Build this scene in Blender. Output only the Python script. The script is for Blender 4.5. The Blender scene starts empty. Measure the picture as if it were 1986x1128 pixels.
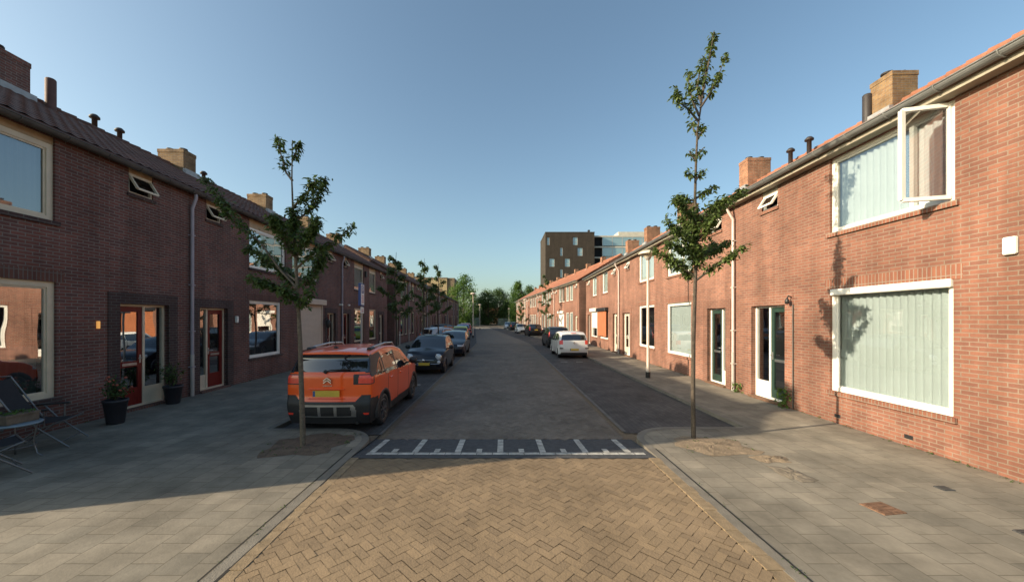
import bpy, math, random
from mathutils import Vector, Matrix
R=math.radians
rnd=random.Random(7)
scene=bpy.context.scene
COL=scene.collection
F=720.0; CX=975.0; CY=618.0; CAMZ=2.25
def P(u,v,Y):
    """point seen at photo pixel (u,v) standing at distance Y"""
    return Vector(((u-CX)*Y/F, Y, CAMZ+(CY-v)*Y/F))

# ------------------------------------------------------------------ materials
MATS={}
def new_mat(name):
    m=bpy.data.materials.new(name); m.use_nodes=True
    nt=m.node_tree; b=nt.nodes['Principled BSDF']
    MATS[name]=m
    return m,nt,b
def N(nt,t,**kw):
    n=nt.nodes.new(t)
    for k,v in kw.items():
        if k in n.inputs: n.inputs[k].default_value=v
        else: setattr(n,k,v)
    return n
def L(nt,a,b): nt.links.new(a,b)
def rgba(c,k=1): return (c[0]*k,c[1]*k,c[2]*k,1)
def plain(name,col,rough=.6,var=.25,scale=3.0,metal=0,bump=0,bscale=60,coat=0,spec=.5):
    m,nt,b=new_mat(name)
    b.inputs['Roughness'].default_value=rough; b.inputs['Metallic'].default_value=metal
    b.inputs['Specular IOR Level'].default_value=spec
    if coat: b.inputs['Coat Weight'].default_value=coat; b.inputs['Coat Roughness'].default_value=.04
    tc=N(nt,'ShaderNodeTexCoord')
    nz=N(nt,'ShaderNodeTexNoise',Scale=scale,Detail=6.0,Roughness=.6); L(nt,tc.outputs['Object'],nz.inputs['Vector'])
    cr=N(nt,'ShaderNodeValToRGB'); cr.color_ramp.elements[0].position=.3; cr.color_ramp.elements[1].position=.7
    cr.color_ramp.elements[0].color=rgba(col,1-var); cr.color_ramp.elements[1].color=rgba(col,1+var)
    L(nt,nz.outputs['Fac'],cr.inputs['Fac']); L(nt,cr.outputs['Color'],b.inputs['Base Color'])
    if bump:
        n2=N(nt,'ShaderNodeTexNoise',Scale=bscale,Detail=4.0); L(nt,tc.outputs['Object'],n2.inputs['Vector'])
        bp=N(nt,'ShaderNodeBump',Strength=bump,Distance=.02); L(nt,n2.outputs['Fac'],bp.inputs['Height']); L(nt,bp.outputs['Normal'],b.inputs['Normal'])
    return m
def brick(name,c1,c2,mortar,bw=.212,rh=.066,ms=.0085,var=.3,swap=False,offset=.5,rough=.85,bump=.6,plan=False,big=.7,vscale=1.0):
    m,nt,b=new_mat(name); b.inputs['Roughness'].default_value=rough; b.inputs['Specular IOR Level'].default_value=.25
    tc=N(nt,'ShaderNodeTexCoord'); sp=N(nt,'ShaderNodeSeparateXYZ'); L(nt,tc.outputs['Object'],sp.inputs[0])
    cb=N(nt,'ShaderNodeCombineXYZ')
    if plan:
        L(nt,sp.outputs[1],cb.inputs[0]); L(nt,sp.outputs[0],cb.inputs[1])
    else:
        ad=N(nt,'ShaderNodeMath',operation='ADD'); L(nt,sp.outputs[0],ad.inputs[0]); L(nt,sp.outputs[1],ad.inputs[1])
        L(nt,ad.outputs[0],cb.inputs[0]); L(nt,sp.outputs[2],cb.inputs[1])
    # wobble
    wn=N(nt,'ShaderNodeTexNoise',Scale=7.0,Detail=2.0); L(nt,cb.outputs[0],wn.inputs['Vector'])
    wv=N(nt,'ShaderNodeVectorMath',operation='SCALE'); wv.inputs['Scale'].default_value=.008; L(nt,wn.outputs['Color'],wv.inputs[0])
    va=N(nt,'ShaderNodeVectorMath',operation='ADD'); L(nt,cb.outputs[0],va.inputs[0]); L(nt,wv.outputs[0],va.inputs[1])
    bt=N(nt,'ShaderNodeTexBrick'); bt.offset=offset
    bt.inputs['Color1'].default_value=rgba(c1); bt.inputs['Color2'].default_value=rgba(c2); bt.inputs['Mortar'].default_value=rgba(mortar)
    bt.inputs['Scale'].default_value=1; bt.inputs['Mortar Size'].default_value=ms; bt.inputs['Mortar Smooth'].default_value=.2
    bt.inputs['Brick Width'].default_value=bw; bt.inputs['Row Height'].default_value=rh; bt.inputs['Bias'].default_value=0
    L(nt,va.outputs[0],bt.inputs['Vector'])
    oi=N(nt,'ShaderNodeObjectInfo')
    nz=N(nt,'ShaderNodeTexNoise',Scale=big,Detail=8.0,Roughness=.65); L(nt,tc.outputs['Object'],nz.inputs['Vector'])
    mr=N(nt,'ShaderNodeMapRange'); mr.inputs[1].default_value=.3; mr.inputs[2].default_value=.7; mr.inputs[3].default_value=1-var; mr.inputs[4].default_value=1+var
    L(nt,nz.outputs['Fac'],mr.inputs[0])
    # per house tone
    om=N(nt,'ShaderNodeMapRange'); om.inputs[3].default_value=.9; om.inputs[4].default_value=1.1; L(nt,oi.outputs['Random'],om.inputs[0])
    mu=N(nt,'ShaderNodeMath',operation='MULTIPLY'); L(nt,mr.outputs[0],mu.inputs[0]); L(nt,om.outputs[0],mu.inputs[1])
    mp=N(nt,'ShaderNodeMapping'); mp.inputs['Scale'].default_value=(2.2,.22,1) if not plan else (1.6,1.6,1); L(nt,cb.outputs[0],mp.inputs['Vector'])
    sn=N(nt,'ShaderNodeTexNoise',Scale=1.0,Detail=6.0,Roughness=.7); L(nt,mp.outputs[0],sn.inputs['Vector'])
    sr=N(nt,'ShaderNodeMapRange'); sr.inputs[1].default_value=.35; sr.inputs[2].default_value=.68; sr.inputs[3].default_value=1.12; sr.inputs[4].default_value=.76; L(nt,sn.outputs['Fac'],sr.inputs[0])
    m2=N(nt,'ShaderNodeMath',operation='MULTIPLY'); L(nt,mu.outputs[0],m2.inputs[0]); L(nt,sr.outputs[0],m2.inputs[1])
    # pale bloom in places
    en=N(nt,'ShaderNodeTexNoise',Scale=1.7,Detail=9.0,Roughness=.75); L(nt,tc.outputs['Object'],en.inputs['Vector'])
    er=N(nt,'ShaderNodeMapRange'); er.inputs[1].default_value=.56; er.inputs[2].default_value=.78; er.inputs[3].default_value=0; er.inputs[4].default_value=.5; L(nt,en.outputs['Fac'],er.inputs[0])
    em=N(nt,'ShaderNodeMix',data_type='RGBA'); L(nt,er.outputs[0],em.inputs[0]); L(nt,bt.outputs['Color'],em.inputs[6]); em.inputs[7].default_value=rgba(mortar)
    mx=N(nt,'ShaderNodeVectorMath',operation='SCALE'); L(nt,em.outputs[2],mx.inputs[0]); L(nt,m2.outputs[0],mx.inputs['Scale'])
    L(nt,mx.outputs[0],b.inputs['Base Color'])
    n2=N(nt,'ShaderNodeTexNoise',Scale=40.0,Detail=4.0); L(nt,tc.outputs['Object'],n2.inputs['Vector'])
    iv=N(nt,'ShaderNodeMath',operation='MULTIPLY_ADD'); L(nt,bt.outputs['Fac'],iv.inputs[0]); iv.inputs[1].default_value=-1
    L(nt,n2.outputs['Fac'],iv.inputs[2])
    bp=N(nt,'ShaderNodeBump',Strength=bump,Distance=.008); L(nt,iv.outputs[0],bp.inputs['Height']); L(nt,bp.outputs['Normal'],b.inputs['Normal'])
    return m
def glass(name,refl=.14,tint=(.8,.85,.85),dark=None):
    m,nt,b=new_mat(name)
    nt.nodes.remove(b); out=nt.nodes['Material Output']
    tr=N(nt,'ShaderNodeBsdfTransparent'); tr.inputs['Color'].default_value=rgba(tint)
    if dark is not None:
        tr=N(nt,'ShaderNodeBsdfDiffuse'); tr.inputs['Color'].default_value=rgba(dark)
    gl=N(nt,'ShaderNodeBsdfGlossy',Roughness=.0); gl.inputs['Color'].default_value=(.95,.97,1,1)
    tc=N(nt,'ShaderNodeTexCoord')
    nz=N(nt,'ShaderNodeTexNoise',Scale=1.3,Detail=1.0); L(nt,tc.outputs['Object'],nz.inputs['Vector'])
    bp=N(nt,'ShaderNodeBump',Strength=.05,Distance=.05); L(nt,nz.outputs['Fac'],bp.inputs['Height']); L(nt,bp.outputs['Normal'],gl.inputs['Normal'])
    fr=N(nt,'ShaderNodeFresnel',IOR=1.5)
    mr=N(nt,'ShaderNodeMapRange'); mr.inputs[3].default_value=refl; mr.inputs[4].default_value=1
    L(nt,fr.outputs[0],mr.inputs[0])
    mx=N(nt,'ShaderNodeMixShader'); L(nt,mr.outputs[0],mx.inputs[0]); L(nt,tr.outputs[0],mx.inputs[1]); L(nt,gl.outputs[0],mx.inputs[2])
    L(nt,mx.outputs[0],out.inputs['Surface'])
    return m
def attr_mat(name,c1,c2,rough=.8,attr='tone',bump=.4,var=.25,scale=1.0,translucent=0):
    m,nt,b=new_mat(name); b.inputs['Roughness'].default_value=rough; b.inputs['Specular IOR Level'].default_value=.3
    at=N(nt,'ShaderNodeAttribute',attribute_name=attr); tc=N(nt,'ShaderNodeTexCoord')
    cr=N(nt,'ShaderNodeMix',data_type='RGBA'); cr.inputs[6].default_value=rgba(c1); cr.inputs[7].default_value=rgba(c2)
    L(nt,at.outputs['Fac'],cr.inputs[0])
    nz=N(nt,'ShaderNodeTexNoise',Scale=scale,Detail=8.0,Roughness=.65); L(nt,tc.outputs['Object'],nz.inputs['Vector'])
    mr=N(nt,'ShaderNodeMapRange'); mr.inputs[1].default_value=.3; mr.inputs[2].default_value=.7; mr.inputs[3].default_value=1-var; mr.inputs[4].default_value=1+var
    L(nt,nz.outputs['Fac'],mr.inputs[0])
    mx=N(nt,'ShaderNodeVectorMath',operation='SCALE'); L(nt,cr.outputs[2],mx.inputs[0]); L(nt,mr.outputs[0],mx.inputs['Scale'])
    L(nt,mx.outputs[0],b.inputs['Base Color'])
    if bump:
        n2=N(nt,'ShaderNodeTexNoise',Scale=55.0,Detail=4.0); L(nt,tc.outputs['Object'],n2.inputs['Vector'])
        bp=N(nt,'ShaderNodeBump',Strength=bump,Distance=.01); L(nt,n2.outputs['Fac'],bp.inputs['Height']); L(nt,bp.outputs['Normal'],b.inputs['Normal'])
    if translucent:
        out=nt.nodes['Material Output']; ts=N(nt,'ShaderNodeBsdfTranslucent'); 
        sc=N(nt,'ShaderNodeVectorMath',operation='SCALE'); sc.inputs['Scale'].default_value=1.6; L(nt,mx.outputs[0],sc.inputs[0]); L(nt,sc.outputs[0],ts.inputs['Color'])
        ms=N(nt,'ShaderNodeMixShader'); ms.inputs[0].default_value=translucent
        L(nt,b.outputs[0],ms.inputs[1]); L(nt,ts.outputs[0],ms.inputs[2]); L(nt,ms.outputs[0],out.inputs['Surface'])
    return m

# ------------------------------------------------------------------ mesh builder
class MB:
    def __init__(s,sg=1): s.v=[]; s.f=[]; s.m=[]; s.sm=[]; s.sg=sg
    def add(s,vs,fs,mi=0,smooth=False):
        o=len(s.v); s.v.extend([(p[0],p[1]*s.sg,p[2]) for p in vs])
        for f in fs:
            f=[i+o for i in f]
            if s.sg<0: f=f[::-1]
            s.f.append(f); s.m.append(mi); s.sm.append(smooth)
    def box(s,x0,x1,y0,y1,z0,z1,mi=0):
        vs=[(x0,y0,z0),(x1,y0,z0),(x1,y1,z0),(x0,y1,z0),(x0,y0,z1),(x1,y0,z1),(x1,y1,z1),(x0,y1,z1)]
        s.add(vs,[(3,2,1,0),(4,5,6,7),(0,1,5,4),(1,2,6,5),(2,3,7,6),(3,0,4,7)],mi); return s
    def bbox(s,x0,x1,y0,y1,z0,z1,b=.01,mi=0):
        """box with chamfered vertical and horizontal edges"""
        xs=(x0,x1);ys=(y0,y1);zs=(z0,z1)
        vs=[];idx={}
        for i in (0,1):
            for j in (0,1):
                for k in (0,1):
                    sx=1-2*i;sy=1-2*j;sz=1-2*k
                    for a,d in enumerate(((0,sy*b,sz*b),(sx*b,0,sz*b),(sx*b,sy*b,0))):
                        idx[i,j,k,a]=len(vs); vs.append((xs[i]+d[0],ys[j]+d[1],zs[k]+d[2]))
        fs=[]
        for i in (0,1):
            fs.append([idx[i,0,0,0],idx[i,1,0,0],idx[i,1,1,0],idx[i,0,1,0]][::(1 if i else -1)])
            fs.append([idx[0,i,0,1],idx[1,i,0,1],idx[1,i,1,1],idx[0,i,1,1]][::(-1 if i else 1)])
            fs.append([idx[0,0,i,2],idx[1,0,i,2],idx[1,1,i,2],idx[0,1,i,2]][::(1 if i else -1)])
        for j in (0,1):
            for k in (0,1): fs.append([idx[0,j,k,1],idx[1,j,k,1],idx[1,j,k,2],idx[0,j,k,2]])
        for i in (0,1):
            for k in (0,1): fs.append([idx[i,0,k,0],idx[i,1,k,0],idx[i,1,k,2],idx[i,0,k,2]])
        for i in (0,1):
            for j in (0,1): fs.append([idx[i,j,0,0],idx[i,j,1,0],idx[i,j,1,1],idx[i,j,0,1]])
        for i in (0,1):
            for j in (0,1):
                for k in (0,1): fs.append([idx[i,j,k,a] for a in range(3)])
        s.add(vs,fs,mi); return s
    def tube(s,pts,rad,n=8,mi=0,caps=True,smooth=True):
        pts=[Vector(p) for p in pts]; rings=[]
        if not isinstance(rad,(list,tuple)): rad=[rad]*len(pts)
        up=None
        vs=[];fs=[]
        for i,p in enumerate(pts):
            d=(pts[min(i+1,len(pts)-1)]-pts[max(i-1,0)]).normalized()
            if up is None: up=Vector((0,0,1)) if abs(d.z)<.9 else Vector((1,0,0))
            a=d.cross(up).normalized(); b=a.cross(d).normalized(); up=b
            for k in range(n):
                t=2*math.pi*k/n; vs.append(p+(a*math.cos(t)+b*math.sin(t))*rad[i])
        for i in range(len(pts)-1):
            for k in range(n):
                fs.append((i*n+k,i*n+(k+1)%n,(i+1)*n+(k+1)%n,(i+1)*n+k))
        s.add(vs,fs,mi,smooth)
        if caps:
            o=len(pts)-1; s.add([vs[k] for k in range(n)],[tuple(range(n-1,-1,-1))],mi); s.add([vs[o*n+k] for k in range(n)],[tuple(range(n))],mi)
        return s
    def lathe(s,prof,c=(0,0,0),axis='z',n=20,mi=0,smooth=True):
        vs=[];fs=[];m=len(prof)
        for k in range(n):
            t=2*math.pi*k/n
            for r,h in prof:
                a,b=r*math.cos(t),r*math.sin(t)
                if axis=='z': vs.append((c[0]+a,c[1]+b,c[2]+h))
                elif axis=='y': vs.append((c[0]+a,c[1]+h,c[2]+b))
                else: vs.append((c[0]+h,c[1]+a,c[2]+b))
        for k in range(n):
            for i in range(m-1):
                q=(k*m+i,((k+1)%n)*m+i,((k+1)%n)*m+i+1,k*m+i+1)
                fs.append(q)
        s.add(vs,fs,mi,smooth); return s
    def beam(s,p,q,w,h,mi=0):
        """square bar between two points"""
        p=Vector(p);q=Vector(q);d=(q-p).normalized(); up=Vector((0,0,1)) if abs(d.z)<.95 else Vector((1,0,0))
        a=d.cross(up).normalized()*w/2; b=a.cross(d).normalized()*h/2
        vs=[p-a-b,p+a-b,p+a+b,p-a+b,q-a-b,q+a-b,q+a+b,q-a+b]
        s.add(vs,[(3,2,1,0),(4,5,6,7),(0,1,5,4),(1,2,6,5),(2,3,7,6),(3,0,4,7)],mi); return s
    def build(s,name,mats,parent=None,tones=None):
        me=bpy.data.meshes.new(name); me.from_pydata(s.v,[],s.f)
        if not isinstance(mats,(list,tuple)): mats=[mats]
        for m in mats: me.materials.append(MATS[m] if isinstance(m,str) else m)
        me.polygons.foreach_set('material_index',s.m); me.polygons.foreach_set('use_smooth',s.sm)
        if tones is not None:
            at=me.attributes.new('tone','FLOAT','FACE'); at.data.foreach_set('value',tones)
        me.update()
        o=bpy.data.objects.new(name,me); COL.objects.link(o)
        if parent is not None: o.parent=parent
        return o
def tag(o,label=None,cat=None,group=None,kind=None):
    if label: o['label']=label
    if cat: o['category']=cat
    if group: o['group']=group
    if kind: o['kind']=kind
    return o
def thing(name,label,cat,loc=(0,0,0),rz=0,group=None):
    o=bpy.data.objects.new(name,None); o.empty_display_size=.2; COL.objects.link(o)
    o.location=loc; o.rotation_euler=(0,0,rz)
    return tag(o,label,cat,group)
def copy_tree(o,parent=None):
    c=o.copy(); COL.objects.link(c)
    if parent is not None: c.parent=parent
    for ch in [x for x in scene.objects if x.parent==o]: copy_tree(ch,c)
    return c

# colours ------------------------------------------------------------
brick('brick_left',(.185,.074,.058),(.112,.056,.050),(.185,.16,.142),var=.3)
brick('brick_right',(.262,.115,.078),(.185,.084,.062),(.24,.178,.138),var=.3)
brick('brick_dark',(.085,.05,.045),(.06,.038,.038),(.11,.10,.09),var=.2)
brick('brick_soldier',(.17,.075,.055),(.12,.055,.045),(.15,.13,.115),bw=.066,rh=.225,offset=0,var=.2)
brick('brick_soldier_right',(.25,.105,.066),(.19,.077,.052),(.25,.195,.155),bw=.066,rh=.225,offset=0,var=.2)
brick('brick_yellow',(.29,.185,.09),(.21,.125,.065),(.22,.18,.14),var=.35,big=2.5)
brick('brick_chimney_red',(.30,.135,.075),(.22,.10,.06),(.24,.19,.14),var=.35,big=2.5)
brick('paving_tile',(.225,.198,.158),(.18,.162,.132),(.135,.118,.092),bw=.30,rh=.30,ms=.006,plan=True,var=.30,big=.9,bump=.3)
brick('bay_paver',(.10,.092,.088),(.075,.07,.07),(.05,.047,.045),bw=.21,rh=.105,ms=.006,plan=True,var=.3,big=.8)
brick('tower_brick',(.062,.050,.039),(.048,.039,.031),(.055,.044,.036),bw=.3,rh=.1,var=.15)
attr_mat('road_brick',(.236,.170,.105),(.206,.149,.094),scale=.8,var=.28)
plain('road_joint',(.165,.12,.077),.95,.3,20)
plain('road_far',(.15,.128,.105),.9,.2,1.0)
plain('kerb_stone',(.17,.153,.128),.85,.2,4,bump=.3)
plain('edge_brick',(.225,.165,.10),.85,.3,9,bump=.3)
plain('gully_dark',(.02,.018,.016),.9,.3,8)
plain('ground_soil',(.12,.105,.085),.95,.3,.5)
plain('bed_sand',(.205,.155,.105),.95,.35,6,bump=.6,bscale=30)
plain('bed_soil',(.12,.085,.06),.95,.4,6,bump=.8,bscale=30)
plain('marking_white',(.40,.39,.36),.8,.45,9,bump=.2)
plain('marking_dark',(.055,.057,.062),.85,.3,12,bump=.3)
plain('rust',(.16,.085,.05),.85,.4,16,bump=.5)
plain('iron',(.05,.05,.05),.6,.3,10)
plain('cream',(.60,.52,.39),.45,.08,4)
plain('white_paint',(.80,.78,.72),.4,.05,4)
plain('tan_board',(.40,.29,.17),.6,.15,5)
plain('grey_board',(.30,.27,.21),.65,.2,5)
plain('zinc',(.20,.205,.20),.5,.25,3,metal=.35,bump=.1)
plain('gutter_dark',(.075,.07,.065),.6,.3,4,bump=.2)
plain('pipe_lilac',(.33,.30,.34),.5,.12,3)
plain('pipe_pink',(.55,.47,.43),.5,.12,3)
plain('door_red',(.15,.018,.014),.4,.12,4,spec=.25)
plain('door_green',(.025,.05,.04),.3,.15,4)
plain('door_cream',(.58,.53,.42),.4,.08,4)
plain('door_brown',(.10,.05,.03),.5,.2,4)
plain('shutter_beige',(.58,.47,.37),.6,.05,3)
plain('shutter_white',(.78,.74,.68),.6,.05,3)
plain('awning_orange',(.38,.13,.055),.8,.12,3)
plain('black_plastic',(.018,.018,.02),.5,.2,6)
plain('black_metal',(.02,.02,.02),.45,.2,6)
plain('curtain_white',(.64,.70,.71),.9,.06,2)
plain('blind_grey',(.36,.42,.47),.9,.08,2)
plain('net_curtain',(.42,.46,.50),.9,.12,2)
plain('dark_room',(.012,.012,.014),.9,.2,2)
plain('interior',(.10,.09,.08),.9,.2,2)
plain('chrome',(.7,.7,.7),.15,.05,5,metal=1)
plain('brushed_steel',(.45,.45,.45),.35,.1,5,metal=.9)
plain('flue_dark',(.03,.025,.025),.6,.25,6)
plain('flue_red',(.10,.045,.035),.7,.3,6)
plain('lead',(.30,.31,.32),.5,.2,5,metal=.2)
def tiles(name,c1,c2):
    m=brick(name,c1,c2,(c2[0]*.35,c2[1]*.35,c2[2]*.35),bw=.24,rh=.33,ms=.02,var=.35,big=1.5,offset=0,bump=1.0,plan=False)
    return m
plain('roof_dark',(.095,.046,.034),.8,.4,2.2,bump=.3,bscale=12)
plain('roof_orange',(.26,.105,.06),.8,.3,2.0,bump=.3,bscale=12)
glass('pane',.22)
glass('pane_dim',.16,(.5,.55,.6))
glass('pane_left',.42,(.55,.6,.62))
glass('car_glass',.09,dark=(.012,.014,.017))
glass('tower_glass',.18,dark=(.22,.33,.34))
attr_mat('leaf_tree',(.034,.066,.018),(.10,.15,.042),rough=.5,bump=0,var=.15,translucent=.3)
attr_mat('leaf_bright',(.055,.11,.022),(.12,.20,.04),rough=.5,bump=0,var=.15,translucent=.3)
attr_mat('leaf_far',(.038,.072,.022),(.085,.14,.036),rough=.6,bump=0,var=.2,scale=.3,translucent=.2)
plain('bark',(.125,.10,.075),.9,.4,22,bump=.5)
plain('bark_dark',(.07,.055,.042),.9,.4,18,bump=.5)
plain('lamp_grey',(.42,.39,.36),.45,.1,3)
plain('lamp_cream',(.62,.52,.42),.5,.08,3)
plain('sling_black',(.018,.018,.022),.8,.2,20)
plain('alu_frame',(.17,.165,.17),.35,.1,4,metal=.7)
plain('alu_blue',(.24,.31,.36),.4,.1,4,metal=.3)
plain('pot_black',(.022,.02,.026),.5,.2,6)
plain('planter_wood',(.16,.12,.085),.8,.3,8)
plain('flower_red',(.32,.08,.05),.7,.3,6)
plain('sign_blue',(.05,.09,.26),.4,.08,3)
plain('sign_white',(.75,.75,.74),.4,.05,3)
plain('sign_pink',(.55,.22,.25),.5,.1,3)
plain('concrete',(.42,.36,.28),.85,.15,1)
plain('concrete_pale',(.52,.49,.42),.85,.12,1)
plain('panel_yellow',(.38,.29,.165),.85,.12,.6)
plain('panel_brown',(.19,.14,.09),.85,.12,.6)
plain('rail_green',(.16,.21,.19),.6,.2,2)
plain('grass_green',(.075,.12,.03),.95,.4,.8,bump=.5,bscale=8)
m,nt,b=new_mat('amber_lamp'); b.inputs['Base Color'].default_value=(.8,.4,.1,1); b.inputs['Emission Color'].default_value=(1,.45,.12,1); b.inputs['Emission Strength'].default_value=.3
def paint(name,c,rough=.35,coat=.9): return plain(name,c,rough,.02,1,coat=coat,spec=.3)
plain('bay_line',(.125,.115,.105),.85,.25,4)
plain('mud',(.155,.13,.10),.95,.3,8)
attr_mat('leaf_light',(.045,.080,.022),(.15,.20,.055),rough=.5,bump=0,var=.15,translucent=.35)
attr_mat('road_brick_grey',(.185,.153,.123),(.148,.124,.102),scale=.8,var=.28)
# ------------------------------------------------------------------ houses
WTL,WTR=5.86,5.68; RIDGE_Z=8.22; HALF=4.0; DEPTH=8.0
def eave(row): return (5.86,-.17,5.83) if row.sg>0 else (5.68,-.28,5.80)   # wall top, gutter offset, gutter height
class Row:
    def __init__(s,x0,y0,slope,sg,brick,soldier,roof,frame,pane,gutter,pipe,chim):
        s.x0,s.y0,s.slope,s.sg=x0,y0,slope,sg
        s.brick,s.soldier,s.roof,s.frame,s.pane,s.gutter,s.pipe,s.chim=brick,soldier,roof,frame,pane,gutter,pipe,chim
        s.rz=math.pi/2-math.atan(slope)
    def at(s,st): return (s.x0+s.slope*(st-s.y0), st, 0)
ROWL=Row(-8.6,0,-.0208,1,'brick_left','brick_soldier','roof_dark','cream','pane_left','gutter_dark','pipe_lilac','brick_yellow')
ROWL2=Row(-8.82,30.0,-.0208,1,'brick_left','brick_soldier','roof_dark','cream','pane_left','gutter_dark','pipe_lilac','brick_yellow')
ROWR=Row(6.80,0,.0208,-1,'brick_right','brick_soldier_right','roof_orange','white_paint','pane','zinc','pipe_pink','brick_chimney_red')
ROWR2=Row(7.0,34.0,-.098,-1,'brick_right','brick_soldier_right','roof_orange','white_paint','pane','zinc','pipe_pink','brick_chimney_red')

def curtain(h,par,x0,x1,y,z0,z1,mat,sg,amp=.025,per=.13):
    n=max(4,int((x1-x0)/per*6)); mb=MB(sg); vs=[];fs=[]
    r=random.Random(int(x0*97+z0*13)); ph=r.random()*6
    for i in range(n+1):
        x=x0+(x1-x0)*i/n; a=amp*math.sin(x/per*2*math.pi+ph+.8*math.sin(x*3.1))
        vs+= [(x,y+a,z0),(x,y+a*.8,z1)]
    for i in range(n): fs.append((2*i,2*i+2,2*i+3,2*i+1))
    mb.add(vs,fs,0,True); return mb.build('curtain',mat,par)

def window(h,row,x0,x1,z0,z1,style='curtain',frame=None,mull=None,top_panel=0,far=False,cmat='curtain_white',casement=False,blindbox=False,pane=None,fw=.075):
    sg=row.sg; fm=frame or row.frame; ins=.05
    fz1=z1-top_panel
    mb=MB(sg)
    y0,y1=ins,ins+.07
    mb.box(x0,x0+fw,y0,y1,z0,fz1); mb.box(x1-fw,x1,y0,y1,z0,fz1)
    mb.box(x0+fw,x1-fw,y0,y1,z0,z0+fw*.9); mb.box(x0+fw,x1-fw,y0,y1,fz1-fw,fz1)
    for f in (mull or []):
        xm=x0+(x1-x0)*f; mb.box(xm-.035,xm+.035,y0+.004,y1-.004,z0+fw*.9,fz1-fw)
    if not far:   # inner sash lip
        l=fw+.035
        mb.box(x0+fw,x0+l,y0+.022,y1-.012,z0+fw*.9,fz1-fw); mb.box(x1-l,x1-fw,y0+.022,y1-.012,z0+fw*.9,fz1-fw)
        mb.box(x0+l,x1-l,y0+.022,y1-.012,z0+fw*.9,z0+fw*.9+.035); mb.box(x0+l,x1-l,y0+.022,y1-.012,fz1-l,fz1-fw)
    w=mb.build('window',fm,h)
    xa=x0+fw; xb=x1-fw
    if casement: xa=x0+fw+.62
    MB(sg).add([(xa,y0+.045,z0+.06),(xb,y0+.045,z0+.06),(xb,y0+.045,fz1-fw),(xa,y0+.045,fz1-fw)],[(0,1,2,3)]) 
    pb=MB(sg); pb.add([(xa,y0+.045,z0+.06),(xb,y0+.045,z0+.06),(xb,y0+.045,fz1-fw),(xa,y0+.045,fz1-fw)],[(0,1,2,3)]); pb.build('pane',pane or row.pane,w)
    s=MB(sg); s.box(x0-.06,x1+.06,-.045,ins,z0-.085,z0-.002); s.build('sill','brick_dark' if row.sg>0 else row.soldier,w)
    if style=='curtain':
        curtain(h,w,x0+fw-.05,x1-fw+.05,y1+.05,z0+.03,fz1-.03,cmat,sg)
    elif style=='half':
        curtain(h,w,x0+fw,x1-fw,y1+.12,z0+.03,z0+(fz1-z0)*.45,cmat,sg)
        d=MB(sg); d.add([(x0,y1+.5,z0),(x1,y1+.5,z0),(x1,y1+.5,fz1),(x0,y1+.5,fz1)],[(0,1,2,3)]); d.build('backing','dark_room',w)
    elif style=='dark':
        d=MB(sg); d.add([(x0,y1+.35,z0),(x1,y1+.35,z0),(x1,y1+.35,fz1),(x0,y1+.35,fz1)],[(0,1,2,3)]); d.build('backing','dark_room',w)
    if top_panel:
        t=MB(sg); t.box(x0,x1,ins-.01,ins+.05,fz1+.002,z1); t.build('top_panel','tan_board' if row.sg>0 else 'grey_board',w)
    if blindbox:
        t=MB(sg); t.bbox(x0+.02,x1-.02,-.03,ins-.003,fz1-.12,fz1+.01,.015); t.build('blind_box','white_paint',w)
    return w
def shutter(h,row,x0,x1,z0,z1,mat,drop=1.0,box=True):
    sg=row.sg; zb=z1-(z1-z0)*drop
    w=MB(sg); n=int((z1-zb)/.055)
    vs=[];fs=[]
    for i in range(n+1):
        z=zb+(z1-zb)*i/n
        vs+= [(x0,.035,z),(x1,.035,z),(x0,.022,z+.012),(x1,.022,z+.012)]
    for i in range(n):
        a=4*i; fs+= [(a,a+1,a+3,a+2),(a+2,a+3,a+5,a+4)]
    w.add(vs,fs); o=w.build('roller_shutter',mat,h)
    g=MB(sg); g.box(x0-.03,x0+.04,-.012,.06,z0,z1); g.box(x1-.04,x1+.03,-.012,.06,z0,z1); g.build('guide_rail',mat,o)
    if box:
        b=MB(sg); b.bbox(x0-.08,x1+.08,-.19,.0,z1-.06,z1+.2,.02); b.build('shutter_box',mat,o)
    return o
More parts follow.
